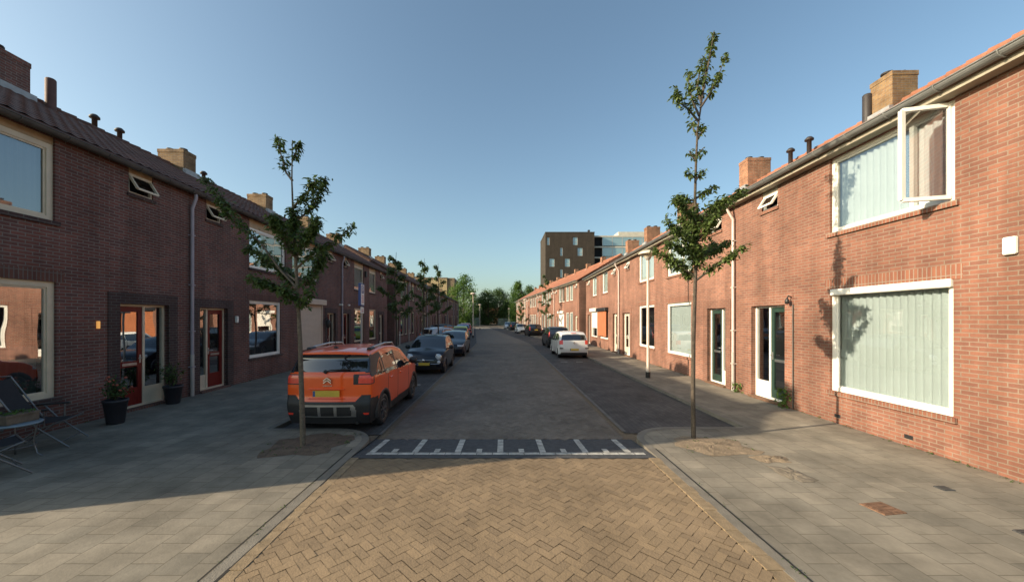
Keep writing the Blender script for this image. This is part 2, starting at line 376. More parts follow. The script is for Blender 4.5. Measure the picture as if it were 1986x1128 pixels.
def door(h,row,x0,x1,z1,order,col='door_red',far=False,full_glass=False,frame=None,pane=None,surround=True,dz=.08):
    """order: list of ('door'|'side', fraction)"""
    sg=row.sg; ins=.11; fm=frame or row.frame; pane=pane or row.pane
    z0=dz+.05
    fw=.055
    mb=MB(sg); y0,y1=ins,ins+.07
    mb.box(x0,x0+fw,y0,y1,z0,z1); mb.box(x1-fw,x1,y0,y1,z0,z1); mb.box(x0+fw,x1-fw,y0,y1,z1-fw,z1); mb.box(x0+fw,x1-fw,y0-.03,y1,z0,z0+.045)
    x=x0+fw; W=x1-x0-2*fw; fr=[]
    parts=[]
    for i,(k,f) in enumerate(order):
        w=W*f; a,b=x,x+w
        if i<len(order)-1:
            mb.box(b-.03,b+.03,y0+.003,y1-.003,z0+.045,z1-fw)
        parts.append((k,a+(.03 if i>0 else 0),b-(.03 if i<len(order)-1 else 0))); x=b
    root=mb.build('door',fm,h)
    for k,a,b in parts:
        zb,zt=z0+.045,z1-fw
        if k=='door':
            lf=MB(sg); st=.105
            lf.box(a,a+st,y0+.02,y0+.06,zb,zt); lf.box(b-st,b,y0+.02,y0+.06,zb,zt)
            if full_glass: bars=[(zb,zb+.22),(zb+.95,zb+1.03),(zt-.12,zt)]; gl=[(zb+.22,zb+.95),(zb+1.03,zt-.12)]
            else: bars=[(zb,zb+.42),(zb+.92,zb+1.06),(zt-.13,zt)]; gl=[(zb+.42,zb+.92),(zb+1.06,zt-.13)]
            for p,q in bars: lf.box(a+st,b-st,y0+.022,y0+.058,p,q)
            leaf=lf.build('door_leaf',col,root)
            for p,q in gl:
                g=MB(sg); g.add([(a+st,y0+.04,p),(b-st,y0+.04,p),(b-st,y0+.04,q),(a+st,y0+.04,q)],[(0,1,2,3)]); g.build('pane',pane,root)
            if not far:
                lt=MB(sg); lt.bbox(a+st+.03,b-st-.03,y0+.008,y0+.022,zb+.955,zb+1.02,.004); lt.build('letter_slot','brushed_steel',root)
                hd=MB(sg); hx=b-.05 if order[-1][0]!='door' else a+.05
                hd.bbox(hx-.02,hx+.02,y0+.008,y0+.02,zb+1.0,zb+1.2,.004); hd.tube([(hx,y0+.01,zb+1.12),(hx,y0-.04,zb+1.12),(hx-.1 if hx>a+.2 else hx+.1,y0-.045,zb+1.12)],.011,6); hd.build('handle','brushed_steel',root)
        else:
            pn=MB(sg); pn.box(a,b,y0+.02,y0+.05,zb,zb+.40); pn.build('side_panel',fm,root)
            g=MB(sg); g.add([(a,y0+.04,zb+.40),(b,y0+.04,zb+.40),(b,y0+.04,zt),(a,y0+.04,zt)],[(0,1,2,3)]); g.build('pane',pane,root)
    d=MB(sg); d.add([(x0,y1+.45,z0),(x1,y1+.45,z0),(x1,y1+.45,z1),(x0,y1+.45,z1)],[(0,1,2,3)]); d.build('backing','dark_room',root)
    s=MB(sg); s.box(x0-.02,x1+.02,-.10,ins-.03,.02,z0-.004); s.build('doorstep','rust' if row.sg<0 else 'brick_soldier',root)
    if surround and not far:
        m=MB(sg); e=.02; t=.26
        m.box(x0-t,x0,-e,.06,.02,z1+t); m.box(x1,x1+t,-e,.06,.02,z1+t); m.box(x0,x1,-e+.002,.06,z1,z1+t); m.build('door_surround','brick_dark' if row.sg>0 else row.brick,h)
    return root
def small_window(h,row,x0,x1,z0,z1,far=False):
    sg=row.sg; fw=.045
    mb=MB(sg); y0,y1=.03,.09; zt=z1-.12
    mb.box(x0,x0+fw,y0,y1,z0,zt); mb.box(x1-fw,x1,y0,y1,z0,zt); mb.box(x0+fw,x1-fw,y0,y1,z0,z0+fw); mb.box(x0+fw,x1-fw,y0,y1,zt-fw,zt)
    w=mb.build('window',row.frame,h)
    t=MB(sg); t.box(x0,x1,y0-.01,y1-.02,zt+.003,z1); t.build('top_panel','tan_board' if sg>0 else 'grey_board',w)
    # top hung sash, pushed open at the foot
    h0=zt-fw-z0-fw; a=R(32); dy=-math.sin(a)*h0; dzz=math.cos(a)*h0
    s=MB(sg); A=(x0+fw,y0+.01,zt-fw); B=(x1-fw,y0+.01,zt-fw); C=(x1-fw,y0+.01+dy,zt-fw-dzz); D=(x0+fw,y0+.01+dy,zt-fw-dzz)
    for p,q in ((A,B),(B,C),(C,D),(D,A)): s.beam(p,q,.045,.045)
    so=s.build('sash',row.frame,w)
    g=MB(sg); g.add([A,B,C,D],[(0,1,2,3)]); g.build('pane',row.pane,w)
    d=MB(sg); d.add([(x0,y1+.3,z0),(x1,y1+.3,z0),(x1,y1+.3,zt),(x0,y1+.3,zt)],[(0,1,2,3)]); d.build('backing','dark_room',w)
    s=MB(sg); s.box(x0-.05,x1+.05,-.04,y0,z0-.08,z0-.002); s.build('sill','brick_dark' if sg>0 else row.soldier,w)
    return w
def gutter_part(h,row,x0,x1,near,far_,lowq=False):
    sg=row.sg
    g=MB(sg); n=9; vs=[];fs=[]; WT,cy,cz=eave(row); r=.085
    for x in (x0,x1):
        for k in range(n): 
            t=math.pi+math.pi*k/(n-1); vs.append((x,cy+r*math.cos(t),cz+r*math.sin(t)))
        for k in range(n):
            t=2*math.pi-math.pi*k/(n-1); vs.append((x,cy+(r-.01)*math.cos(t),cz+(r-.01)*math.sin(t)))
    m=2*n
    for k in range(m): fs.append((k,(k+1)%m,m+(k+1)%m,m+k))
    fs+= [tuple(range(m-1,-1,-1)),tuple(range(m,2*m))]
    g.add(vs,fs,0,False)
    # rolled lip
    g.tube([(x0,cy-r,cz),(x1,cy-r,cz)],.014,6)
    if not lowq:
        b=g; x=x0+.35
        while x<x1:
            b.tube([(x,cy+r,cz+.01)]+[(x,cy+(r+.008)*math.cos(math.pi+math.pi*k/6),cz+(r+.008)*math.sin(math.pi+math.pi*k/6)) for k in range(6,-1,-1)],.012,5); x+=.75
    o=g.build('gutter',row.gutter,h)
    s=MB(sg); s.box(x0,x1,cy+.07,-.002,WT-.04,WT); s.box(x0,x1,cy+.065,cy+.085,WT+.001,cz+.04); s.build('soffit','grey_board' if sg<0 else 'gutter_dark',h)
def pipe_part(h,row,x,z_low=.08,lowq=False):
    sg=row.sg; p=MB(sg); WT,cy,cz=eave(row)
    p.tube([(x,cy,cz-.07),(x,cy,cz-.2),(x,-.07,cz-.48-(.0 if cy>-.2 else .06)),(x,-.07,5.0),(x,-.07,1.25)],.042,8)
    o=p.build('drainpipe',row.pipe,h)
    q=MB(sg); q.tube([(x,-.07,1.25),(x,-.07,.06)],.048,8); q.build('drainpipe_foot','lamp_grey',o)
    if not lowq:
        c=MB(sg)
        for z in (4.6,3.2,1.9,.9): c.box(x-.055,x+.055,-.12,.0,z-.015,z+.015)
        c.build('pipe_clamp',row.pipe,o)
def chimney(roofo,row,xc,wx=.6,wy=1.0,top=8.85,mat=None,pots=2):
    sg=row.sg; c=MB(sg); y0=HALF-wy*.5; 
    c.bbox(xc-wx/2,xc+wx/2,y0,y0+wy,7.2,top,.01); c.bbox(xc-wx/2-.012,xc+wx/2+.012,y0-.012,y0+wy+.012,top-.14,top-.004,.008)
    o=c.build('chimney',mat or row.chim,roofo)
    for i in range(pots):
        p=MB(sg)
        yy=y0+wy*(i+.5)/pots
        p.lathe([(.10,top-.01),(.10,top+.07),(.14,top+.08),(.14,top+.12),(.0,top+.13)],(xc,yy,0),'z',10); p.build('chimney_cap','flue_dark',roofo)
    f=MB(sg); f.box(xc-wx/2-.04,xc+wx/2+.04,y0-.12,y0,RIDGE_Z-.34,RIDGE_Z-.14); f.build('flashing','lead',roofo)
def flue(roofo,row,x,y,z0,z1,r=.07,capd=True,mat='flue_dark'):
    p=MB(row.sg); 
    pr=[(r,z0),(r,z1)]
    if capd: pr+=[(r*1.9,z1),(r*1.9,z1+.05),(r*1.0,z1+.12),(0,z1+.13)]
    else: pr+=[(r*.8,z1+.03),(0,z1+.03)]
    p.lathe(pr,(x,y,0),'z',12); p.build('flue',mat,roofo)
def roof_part(h,row,x0,x1,lo=False):
    """two tiled slopes with a pantile profile, ridge tiles"""
    sg=row.sg; mb=MB(sg)
    WT,cy,cz=eave(row); e0=cy-.04 if row.sg>0 else cy+.03; ez=cz+.045 if row.sg>0 else cz-.03; sl=(RIDGE_Z-ez)/(HALF-e0)
    Nn=Vector((0,-sl,1)).normalized()
    rows_=14 if not lo else 1
    nx=int((x1-x0)/.06) if not lo else 1
    amp=.014
    vs=[];fs=[]
    zs=[]
    for j in range(rows_):
        for e in (0,1):
            t=(j+e)/rows_; lift=(.03 if e==0 else .0) if not lo else 0
            y=e0+(HALF-e0)*t; z=ez+(RIDGE_Z-ez)*t+lift
            zs.append((y,z))
    for (y,z) in zs:
        for i in range(nx+1):
            x=x0+(x1-x0)*i/nx
            w=amp*(math.sin(x/.24*2*math.pi)) if not lo else 0
            vs.append((x,y,z+w))
    for j in range(len(zs)-1):
        for i in range(nx):
            a=j*(nx+1)+i; fs.append((a,a+1,a+nx+2,a+nx+1))
    mb.add(vs,fs,0,False)
    # underside and back slope
    mb.add([(x0,e0,ez-.06),(x1,e0,ez-.06),(x1,HALF,RIDGE_Z-.06),(x0,HALF,RIDGE_Z-.06)],[(3,2,1,0)])
    mb.add([(x0,e0,ez-.06),(x1,e0,ez-.06),(x1,e0,ez+.01),(x0,e0,ez+.01)],[(0,1,2,3)])
    mb.add([(x0,HALF,RIDGE_Z),(x1,HALF,RIDGE_Z),(x1,DEPTH+.4,ez),(x0,DEPTH+.4,ez)],[(0,1,2,3)])
    for x in (x0,x1):
        mb.add([(x,e0,ez-.06),(x,HALF,RIDGE_Z-.06),(x,HALF,RIDGE_Z),(x,e0,ez+.03)],[(0,1,2,3)])
        mb.add([(x,DEPTH+.4,ez-.06),(x,HALF,RIDGE_Z-.06),(x,HALF,RIDGE_Z),(x,DEPTH+.4,ez)],[(0,1,2,3)])
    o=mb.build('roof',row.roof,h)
    rt=MB(sg)
    x=x0
    while x<x1-.02:
        xe=min(x+.4,x1); rt.tube([(x,HALF,RIDGE_Z-.02),(xe-.015,HALF,RIDGE_Z-.0)],[.10,.115],8); x+=.4
    rt.build('ridge_tile',row.roof,o)
    return o
def wall_part(h,row,x0,x1,openings,gables=(False,False)):
    sg=row.sg; mb=MB(sg); WT=eave(row)[0]
    xs=sorted({x0,x1,*[o[0] for o in openings],*[o[1] for o in openings]}); zs=sorted({0,WT,*[o[2] for o in openings],*[min(o[3],WT) for o in openings]})
    for i in range(len(xs)-1):
        for j in range(len(zs)-1):
            cx=(xs[i]+xs[i+1])/2; cz=(zs[j]+zs[j+1])/2
            if any(o[0]<cx<o[1] and o[2]<cz<o[3] for o in openings): continue
            a,b,c,d=xs[i],xs[i+1],zs[j],zs[j+1]
            mb.add([(a,0,c),(b,0,c),(b,0,d),(a,0,d)],[(0,1,2,3)])
    for a,b,c,d in openings:
        D=.22; d=min(d,WT)
        mb.add([(a,0,c),(a,D,c),(a,D,d),(a,0,d)],[(0,1,2,3)]); mb.add([(b,0,c),(b,D,c),(b,D,d),(b,0,d)],[(3,2,1,0)])
        mb.add([(a,0,d),(b,0,d),(b,D,d),(a,D,d)],[(0,3,2,1)]); mb.add([(a,0,c),(b,0,c),(b,D,c),(a,D,c)],[(0,1,2,3)])
    mb.add([(x0,DEPTH,0),(x1,DEPTH,0),(x1,DEPTH,WT),(x0,DEPTH,WT)],[(3,2,1,0)])
    for x in (x0,x1):
        mb.add([(x,0,0),(x,DEPTH,0),(x,DEPTH,WT),(x,HALF,RIDGE_Z-.07),(x,0,WT)],[(4,3,2,1,0) if x==x0 else (0,1,2,3,4)])
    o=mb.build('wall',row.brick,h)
    return o
def floor_part(h,row,x0,x1):
    f=MB(row.sg); f.box(x0+.02,x1-.02,.25,DEPTH-.1,2.98,3.1); f.build('floor_slab','interior',h)

HOUSE_GROUP='brick terraced houses along the street'
def house(row,s0,s1,els,label,chim=None,flues=(),pipe=None,far=False,fwd=0,group=HOUSE_GROUP,near_end=False):
    x,y,_=row.at(s0); h=thing('terraced_house',label,'house',(x,y,0),row.rz,group)
    k=math.hypot(1,row.slope); W=(s1-s0)*k
    ops=[];  f=lambda s:(s-s0)*k
    for e in els:
        if e[0]=='door': ops.append((f(e[1]),f(e[2]),.0,e[3]))
        elif e[0]=='alarm' : pass
        else: ops.append((f(e[1]),f(e[2]),e[3],e[4]))
    wall_part(h,row,0,W,ops); floor_part(h,row,0,W)
    for e in els:
        t=e[0]; a,b=f(e[1]),f(e[2])
        if t=='win':
            window(h,row,a,b,e[3],e[4],far=far,**(e[5] if len(e)>5 else {}))
            if e[4]<4:
                s=MB(row.sg); s.box(a-.12,b+.12,-.004,.03,e[4]+.001,e[4]+.225); s.build('lintel',row.soldier,h)
        elif t=='small': small_window(h,row,a,b,e[3],e[4],far)
        elif t=='door': door(h,row,a,b,e[3],e[4],far=far,**(e[5] if len(e)>5 else {}))
        elif t=='shut':
            window(h,row,a,b,e[3],e[4],far=True,style='dark'); shutter(h,row,a,b,e[3],e[4],**e[5])
    gutter_part(h,row,0,W,0,0,far)
    r=roof_part(h,row,-.12 if near_end else 0,W,far and s0>60)
    for c in (chim or []): chimney(r,row,f(c[0]),**(c[1] if len(c)>1 else {}))
    for fl in flues: flue(r,row,f(fl[0]),*fl[1:])
    if pipe: pipe_part(h,row,f(pipe),lowq=far)
    return h
def local_to(row,s,out,z):
    """world point on the facade line at station s, `out` metres in front of the wall"""
    x,y,_=row.at(s); k=math.hypot(1,row.slope); nx,ny=(1/k,-row.slope/k) if row.sg>0 else (-1/k,row.slope/k)
    return Vector((x+nx*out,y+ny*out,z))

D_S=[('door',.56),('side',.44)]; S_D=[('side',.36),('door',.64)]
hA=house(ROWL,3.2,10.41,[('win',4.9,7.28,.72,2.97,dict(style='half',cmat='net_curtain',fw=.11)),('win',4.9,7.26,4.15,5.78,dict(style='curtain',cmat='blind_grey',pane='pane_dim',top_panel=.14,fw=.1)),
  ('door',8.50,9.78,2.60,D_S),('small',8.72,9.34,5.22,5.82)],
  'nearest brick house on the left with red door and folding chair outside',chim=[(9.28,dict(top=8.92,wx=1.02,wy=.9,mat='brick_left')),(3.75,dict(top=8.95))],
  flues=[(10.27,3.6,7.6,8.8,.11,False,'flue_red')],pipe=None)
hB=house(ROWL,10.41,15.6,[('win',13.0,14.92,.86,2.90,dict(style='half',cmat='net_curtain',frame='white_paint')),('win',13.0,15.25,4.05,5.78,dict(style='curtain',frame='white_paint',top_panel=.3)),
  ('door',10.80,11.93,2.58,S_D),('small',11.06,11.66,5.22,5.82)],
  'left brick house with red door just past the near lilac drainpipe',chim=[(14.8,)],flues=[(12.05,4.3,7.6,8.7),(12.85,4.3,7.6,8.67)],pipe=10.46)
hC=house(ROWL,15.6,20.7,[('shut',16.45,18.5,.84,2.98,dict(mat='shutter_beige')),('win',15.75,18.0,4.05,5.78,dict(style='curtain',frame='white_paint',top_panel=.3)),
  ('door',19.02,20.0,2.55,D_S),('small',19.1,19.7,5.22,5.82)],
  'brick house on the left with a closed beige roller shutter',chim=[(20.0,)],flues=[(16.4,4.2,7.5,8.6)])
hD=house(ROWL,20.7,24.9,[('win',22.7,24.3,.82,2.9,dict(style='dark')),('win',22.7,24.3,4.05,5.78,dict(style='curtain',pane='pane',top_panel=.25)),
  ('door',21.0,21.85,2.55,S_D),('small',21.1,21.6,5.22,5.82)],
  'brick house on the left behind the blue parking sign',chim=[(24.4,)],pipe=20.75)
hE=house(ROWL,24.9,29.6,[('win',25.4,26.85,.82,2.9,dict(style='dark')),('win',25.4,26.85,4.05,5.78,dict(style='curtain',pane='pane',top_panel=.25)),
  ('door',27.6,28.5,2.55,[('door',1.0)],dict(col='door_cream')),('small',27.8,28.3,5.22,5.82)],
  'last brick house of the near left terrace, with a cream door beside the alley',chim=[(29.2,)],flues=[(26.3,4.0,7.4,8.7)])
ordinals=['first','second','third','fourth','fifth','sixth','seventh','eighth','ninth','tenth','eleventh','twelfth']
s=30.3
for i in range(11):
    w=4.75; mir=i%2
    g=lambda a:(s+w-a) if mir else (s+a)
    def iv(a,b): 
        p,q=sorted((g(a),g(b))); return p,q
    d0,d1=iv(.55,1.4); a0,a1=iv(2.0,3.15); b0,b1=iv(3.45,4.5)
    if i in (2,6): wins=[('win',*iv(2.0,4.4),.82,2.9,dict(style='half',cmat='net_curtain'))]
    else: wins=[('win',a0,a1,.82,2.9,dict(style='dark')),('win',b0,b1,.82,2.9,dict(style='dark'))]
    els=wins+[('win',a0,a1,4.05,5.78,dict(style='curtain',top_panel=.25)),('win',b0,b1,4.05,5.78,dict(style='curtain',top_panel=.25)),
       ('door',d0,d1,2.55,[('door',1.0)],dict(col='door_cream' if i%3==0 else 'door_red' if i%3==1 else 'door_brown')),('small',*iv(.6,1.1),5.22,5.82)]
    house(ROWL2,s,s+w,els,('brick house at the alley, first of the far left terrace' if i==0 else 'brick house at the very end of the far left terrace' if i==10 else f'{ordinals[i]} brick house of the far left terrace, counting away from the alley'),
       chim=[(s+w-.2,)],pipe=s+w if not mir else None,far=True,group='houses of the far left terrace')
    s+=w
# right side
cas=dict(style='curtain',mull=[.36],frame='white_paint')
r1=house(ROWR,4.55,11.18,[('win',5.70,7.90,.74,2.86,dict(style='curtain',blindbox=True,fw=.085)),('win',5.68,7.90,4.06,5.63,dict(style='curtain',mull=[.30],casement=True,top_panel=0)),
  ('door',9.18,10.46,2.60,[('door',.56),('side',.44)],dict(col='door_green',full_glass=True)),('small',9.45,10.03,5.12,5.64)],
  'nearest brick house on the right with curtained window and an open upper casement',chim=[(10.55,dict(top=9.05,wx=.62,wy=.7,mat='brick_yellow'))],
  flues=[(10.9,3.6,7.6,8.75,.11,False)],near_end=True)
r2=house(ROWR,11.18,16.8,[('win',13.97,16.16,.79,2.9,dict(style='curtain')),('win',13.9,16.1,4.06,5.63,dict(style='curtain',mull=[.4])),
  ('door',11.71,12.80,2.60,[('side',.34),('door',.66)],dict(col='door_green',full_glass=True)),('small',11.95,12.6,5.12,5.64)],
  'brick house on the right behind the tall young tree, with white blinds',chim=[(16.5,dict(top=9.25))],flues=[(13.0,3.6,7.6,8.45),(13.86,3.6,7.6,8.45)],pipe=11.22)
r3=house(ROWR,16.8,23.05,[('win',17.55,19.66,.83,2.93,dict(style='dark',mull=[.5])),('win',17.6,19.66,4.15,5.63,dict(style='curtain',mull=[.45])),
  ('door',21.1,22.45,2.6,[('side',.4),('door',.6)],dict(col='door_cream')),('small',21.2,21.8,5.12,5.64)],
  'brick house on the right behind the near lamp post, with a dark ground floor window',chim=[(22.7,dict(top=9.2))])
r4=house(ROWR,23.05,28.7,[('win',25.9,28.2,.8,2.9,dict(style='dark')),('win',26.0,27.5,4.1,5.63,dict(style='curtain')),
  ('door',23.6,24.6,2.6,[('side',.4),('door',.6)],dict(col='door_cream')),('small',24.0,24.6,5.12,5.64)],
  'brick house on the right with an orange sun screen over its window',chim=[(28.4,dict(top=9.2))],pipe=23.1)
r5=house(ROWR,28.7,33.4,[('shut',29.1,31.0,.8,2.9,dict(mat='shutter_white',drop=.66)),('win',29.3,30.8,4.1,5.63,dict(style='curtain')),
  ('door',31.6,32.6,2.6,[('door',1.0)],dict(col='door_brown')),('small',31.8,32.4,5.12,5.64)],
  'last brick house of the near right terrace, white shutter half down',chim=[(33.0,dict(top=9.15))])
s=34.0
for i in range(9):
    w=4.75; mir=i%2
    g=lambda a:(s+w-a) if mir else (s+a)
    def iv(a,b):
        p,q=sorted((g(a),g(b))); return p,q
    d0,d1=iv(.55,1.4)
    if i==1: wins=[('shut',*iv(2.1,4.2),.82,2.9,dict(mat='shutter_white',drop=.7))]
    else: wins=[('win',*iv(2.0,3.15),.82,2.9,dict(style='dark' if i%2 else 'curtain')),('win',*iv(3.45,4.5),.82,2.9,dict(style='curtain'))]
    els=wins+[('win',*iv(2.0,3.15),4.05,5.63,dict(style='curtain')),('win',*iv(3.45,4.5),4.05,5.63,dict(style='dark' if i%3==1 else 'curtain')),
       ('door',d0,d1,2.55,[('door',1.0)],dict(col='door_cream' if i%3==0 else 'door_brown' if i%3==1 else 'door_green')),('small',*iv(.6,1.1),5.12,5.64)]
    house(ROWR2,s,s+w,els,('orange roofed brick house starting the far right terrace' if i==0 else 'orange roofed brick house at the end of the far right terrace' if i==8 else f'{ordinals[i]} orange roofed brick house of the far right terrace, counting from its near end'),
       chim=[(s+w-.2,dict(wx=.45,wy=.45,top=8.7,pots=1))],pipe=s+w if mir else None,far=True,group='houses of the far right terrace')
    s+=w
def at_house(h,row,s,s0): return (s-s0)
# --- open casement of the nearest right house (part of its window)
win=[o for o in scene.objects if o.parent==r1 and o.name.startswith('window')][1]
mb=MB(-1); Wd=.60; zz0,zz1=4.14,5.57; a=R(76); hx=5.68+.1-4.55; hy=.04
def cp(t,z,o=0): return (hx+math.cos(a)*t-math.sin(a)*o, hy-math.sin(a)*t-math.cos(a)*o, z)
for p,q in (((0,zz0),(Wd,zz0)),((Wd,zz0),(Wd,zz1)),((Wd,zz1),(0,zz1)),((0,zz1),(0,zz0))): mb.beam(cp(*p),cp(*q),.06,.06)
sash=mb.build('sash','white_paint',win)
g=MB(-1); g.add([cp(.03,zz0+.03),cp(Wd-.03,zz0+.03),cp(Wd-.03,zz1-.03),cp(.03,zz1-.03)],[(0,1,2,3)]); g.build('pane','pane_left',win)
# awnings / canopies and other wall parts
def part(h,row,name,mat,fn):
    mb=MB(row.sg); fn(mb); return mb.build(name,mat,h)
part(r4,ROWR,'awning','awning_orange',lambda m:(m.bbox(2.8,5.2,-.16,-.12,1.0,2.8,.01)))
part(r4,ROWR,'awning_box','black_plastic',lambda m:(m.bbox(2.7,5.3,-.28,-.005,2.8,3.05,.03)))
part(r1,ROWR,'wall_lamp','black_metal',lambda m:(m.tube([(4.40,0,2.76),(4.40,-.10,2.80),(4.40,-.13,2.74)],.016,6),m.lathe([(.02,2.74),(.05,2.70),(.045,2.62),(0,2.6)],(4.40,-.13,0),'z',10)))
part(r1,ROWR,'number_plate','white_paint',lambda m:m.bbox(4.38,4.48,-.012,-.001,1.98,2.12,.003))
part(r1,ROWR,'alarm_box','white_paint',lambda m:m.bbox(.41,.55,-.06,-.001,3.12,3.36,.015))
part(r1,ROWR,'cable_duct','gutter_dark',lambda m:m.tube([(4.36,-.02,.1),(4.36,-.02,2.6)],.014,5))
part(r1,ROWR,'air_brick','black_plastic',lambda m:m.bbox(1.72,1.86,-.004,.02,.2,.27,.002))
part(r1,ROWR,'air_brick','black_plastic',lambda m:m.bbox(3.1,3.24,-.004,.02,.2,.27,.002))
part(r2,ROWR,'door_lamp','white_paint',lambda m:m.bbox(2.4,2.5,-.08,-.001,3.1,3.2,.01))
part(hA,ROWL,'wall_lamp','amber_lamp',lambda m:m.bbox(4.80,4.85,-.05,-.001,2.04,2.2,.008))
part(hB,ROWL,'wall_lamp','white_paint',lambda m:(m.bbox(1.85,1.93,-.09,-.001,2.12,2.34,.015)))
part(hC,ROWL,'wall_lantern','black_metal',lambda m:(m.tube([(3.0,0,2.2),(3.0,-.2,2.3),(3.0,-.24,2.2)],.02,6),m.lathe([(.03,2.22),(.12,2.12),(.09,1.85),(.03,1.78),(0,1.78)],(3.0,-.24,0),'z',8)))
part(hC,ROWL,'outdoor_sensor','white_paint',lambda m:(m.bbox(4.85,4.97,-.2,-.001,2.98,3.08,.02)))
part(hD,ROWL,'outdoor_sensor','white_paint',lambda m:(m.bbox(.95,1.07,-.12,-.001,3.0,3.1,.02)))
part(hD,ROWL,'extractor_vent','black_plastic',lambda m:(m.bbox(3.75,3.95,-.12,-.001,5.0,5.4,.02)))
# ------------------------------------------------------------------ ground, road, pavements
PV=.08
def ramp(Y):
    if Y<5.8: return PV
    if Y>6.9: return 0.0
    return PV*(6.9-Y)/1.1
offR=lambda Y: 0 if Y<34 else -.098*(Y-34)
offL=lambda Y: 0 if Y<34 else -.075*(Y-34)
KL,KR=-2.38,2.42            # carriageway edges
BL,BR=-4.55,4.85            # outer edges of the parking bays
def strip(name,xl,xr,ys,z,mat,kind='structure',skirt=0):
    mb=MB(); vs=[];fs=[]
    for y in ys:
        zz=z(y) if callable(z) else z
        vs+= [(xl(y),y,zz),(xr(y),y,zz)]
    for i in range(len(ys)-1): fs.append((2*i,2*i+1,2*i+3,2*i+2))
    mb.add(vs,fs)
    if skirt:
        vs=[];fs=[]
        for y in ys:
            zz=z(y) if callable(z) else z
            for x in (xl(y),xr(y)): vs+= [(x,y,zz),(x,y,zz-skirt)]
        for i in range(len(ys)-1):
            a=4*i; fs+= [(a,a+4,a+5,a+1),(a+2,a+3,a+7,a+6)]
        n=4*(len(ys)-1); fs+= [(0,1,3,2),(n,n+2,n+3,n+1)]
        mb.add(vs,fs)
    o=mb.build(name,mat); o['kind']=kind; return o
def fr(a,b,st): 
    n=max(1,int(round((b-a)/st))); return [a+(b-a)*i/n for i in range(n+1)]
mb=MB(); mb.add([(-600,-200,-.03),(600,-200,-.03),(600,900,-.03),(-600,900,-.03)],[(0,1,2,3)]); mb.build('ground','ground_soil')['kind']='structure'
ys=[-6,-2,2,5.8,6.1,6.4,6.9,7.4]+fr(8,34,2)+fr(36,118,4)
strip('road_bed',lambda y:KL-.2+offL(y),lambda y:KR+.2+offR(y),ys,lambda y:ramp(y)-.010,'road_joint')
# herringbone bricks
from mathutils import noise as mnoise
def herring(y0,y1,xl,xr,mat='road_brick'):
    w=.086; gap=.0035; c=math.cos(R(45)); s=c
    vs=[];fs=[];tn=[]
    r=random.Random(3)
    ext=int((max(abs(y0),abs(y1))+8)/w)
    def emit(m,n,ax):
        if ax==0: a,b,d,e=m*w,(m+2)*w,n*w,(n+1)*w
        else: a,b,d,e=m*w,(m+1)*w,n*w,(n+2)*w
        cx,cy=(a+b)/2,(d+e)/2
        X=cx*c-cy*s; Y=cx*s+cy*c
        if not (y0<Y<y1 and xl+.06<X<xr-.06): return
        a+=gap/2;b-=gap/2;d+=gap/2;e-=gap/2
        o=len(vs); dz=(r.random()-.5)*.004; tx=(r.random()-.5)*.005
        for i,(p,q) in enumerate(((a,d),(b,d),(b,e),(a,e))):
            x=p*c-q*s; y=p*s+q*c
            vs.append((x,y,ramp(y)+dz+(tx if i in (0,3) else -tx)+.006*mnoise.noise(Vector((x*.7,y*.7,0)))))
        fs.append((o,o+1,o+2,o+3)); tn.append(r.random())
    # iterate only cells whose rotated centre can be inside
    import itertools
    umin=int((y0-3)/w/1.414*1.0)-40; 
    for k in range(int((y0-1)*1.4142/w)-4,int((y1+1)*1.4142/w)+4):       # m+n = k  -> Y
        for l in range(int((-xr-.3)*1.4142/w)-4,int((-xl+.3)*1.4142/w)+4):   # n-m = l -> -X
            if (k+l)%2: continue
            n=(k+l)//2; m=k-n
            q=(m-n)%4
            if q==0: emit(m,n,0)
            elif q==3: emit(m,n,1)
    mb=MB(); mb.add(vs,fs); o=mb.build('road',mat,tones=tn); o['kind']='structure'
herring(-4.0,5.78,KL+.02,KR-.02)
herring(6.93,34.0,KL+.04,KR-.04,'road_brick_grey')
strip('road_surface',lambda y:KL+.02+offL(y),lambda y:KR-.02+offR(y),fr(34,118,4),.002,'road_far')
# edge course of yellow bricks on the raised part
def course(name,xc,y0,y1,z,mat,w=.10,l=.20):
    vs=[];fs=[];r=random.Random(9); mb=MB(); y=y0
    while y<y1:
        a=r.uniform(-.004,.004); mb.box(xc-w/2+a,xc+w/2+a,y+.004,y+l-.004,z-.06,z+r.uniform(0.001,.006)); y+=l
    o=mb.build(name,mat); o['kind']='structure'; return o
course('road_edge',KR-.06,-4,5.8,PV+.002,'edge_brick',.16)
course('road_edge',KL+.075,-4,5.8,PV+.002,'edge_brick',.12)
# ramp with piano-key marking
strip('ramp_surface',lambda y:KL+.02,lambda y:KR-.02,[5.78,5.8,6.9,6.94],lambda y:ramp(y)+.003,'marking_dark')
mk=MB()
def mark(x0,x1,y0,y1):
    x0r,x1r=x0,x1
    mk.add([(x0,y0,ramp(y0)+.008),(x1,y0,ramp(y0)+.008),(x1,y1,ramp(y1)+.008),(x0,y1,ramp(y1)+.008)],[(0,1,2,3)])
x=-2.2
while x<2.3:
    mark(x,min(x+.245,2.3),5.95,6.07); x+=.255
for i in range(7):
    x=-2.14+.70*i
    y=6.085
    while y<6.8: mark(x-.05,x+.05,y,y+.2); y+=.21
    if i<7: 
        xs=x+.35
        if xs<2.3: mark(xs-.045,xs+.045,6.085,6.29); 
mk.build('road_marking','marking_white')['kind']='structure'
# parking bays
strip('parking_bay',lambda y:BL+offL(y)-.02,lambda y:KL+offL(y)+.02,fr(7.2,34,3)+fr(37,100,4)[0:],.003,'bay_paver')
strip('parking_bay',lambda y:KR+offR(y)-.02,lambda y:BR+offR(y)+.02,fr(7.3,34,3)+fr(37,100,4)[0:],.0035,'bay_paver')
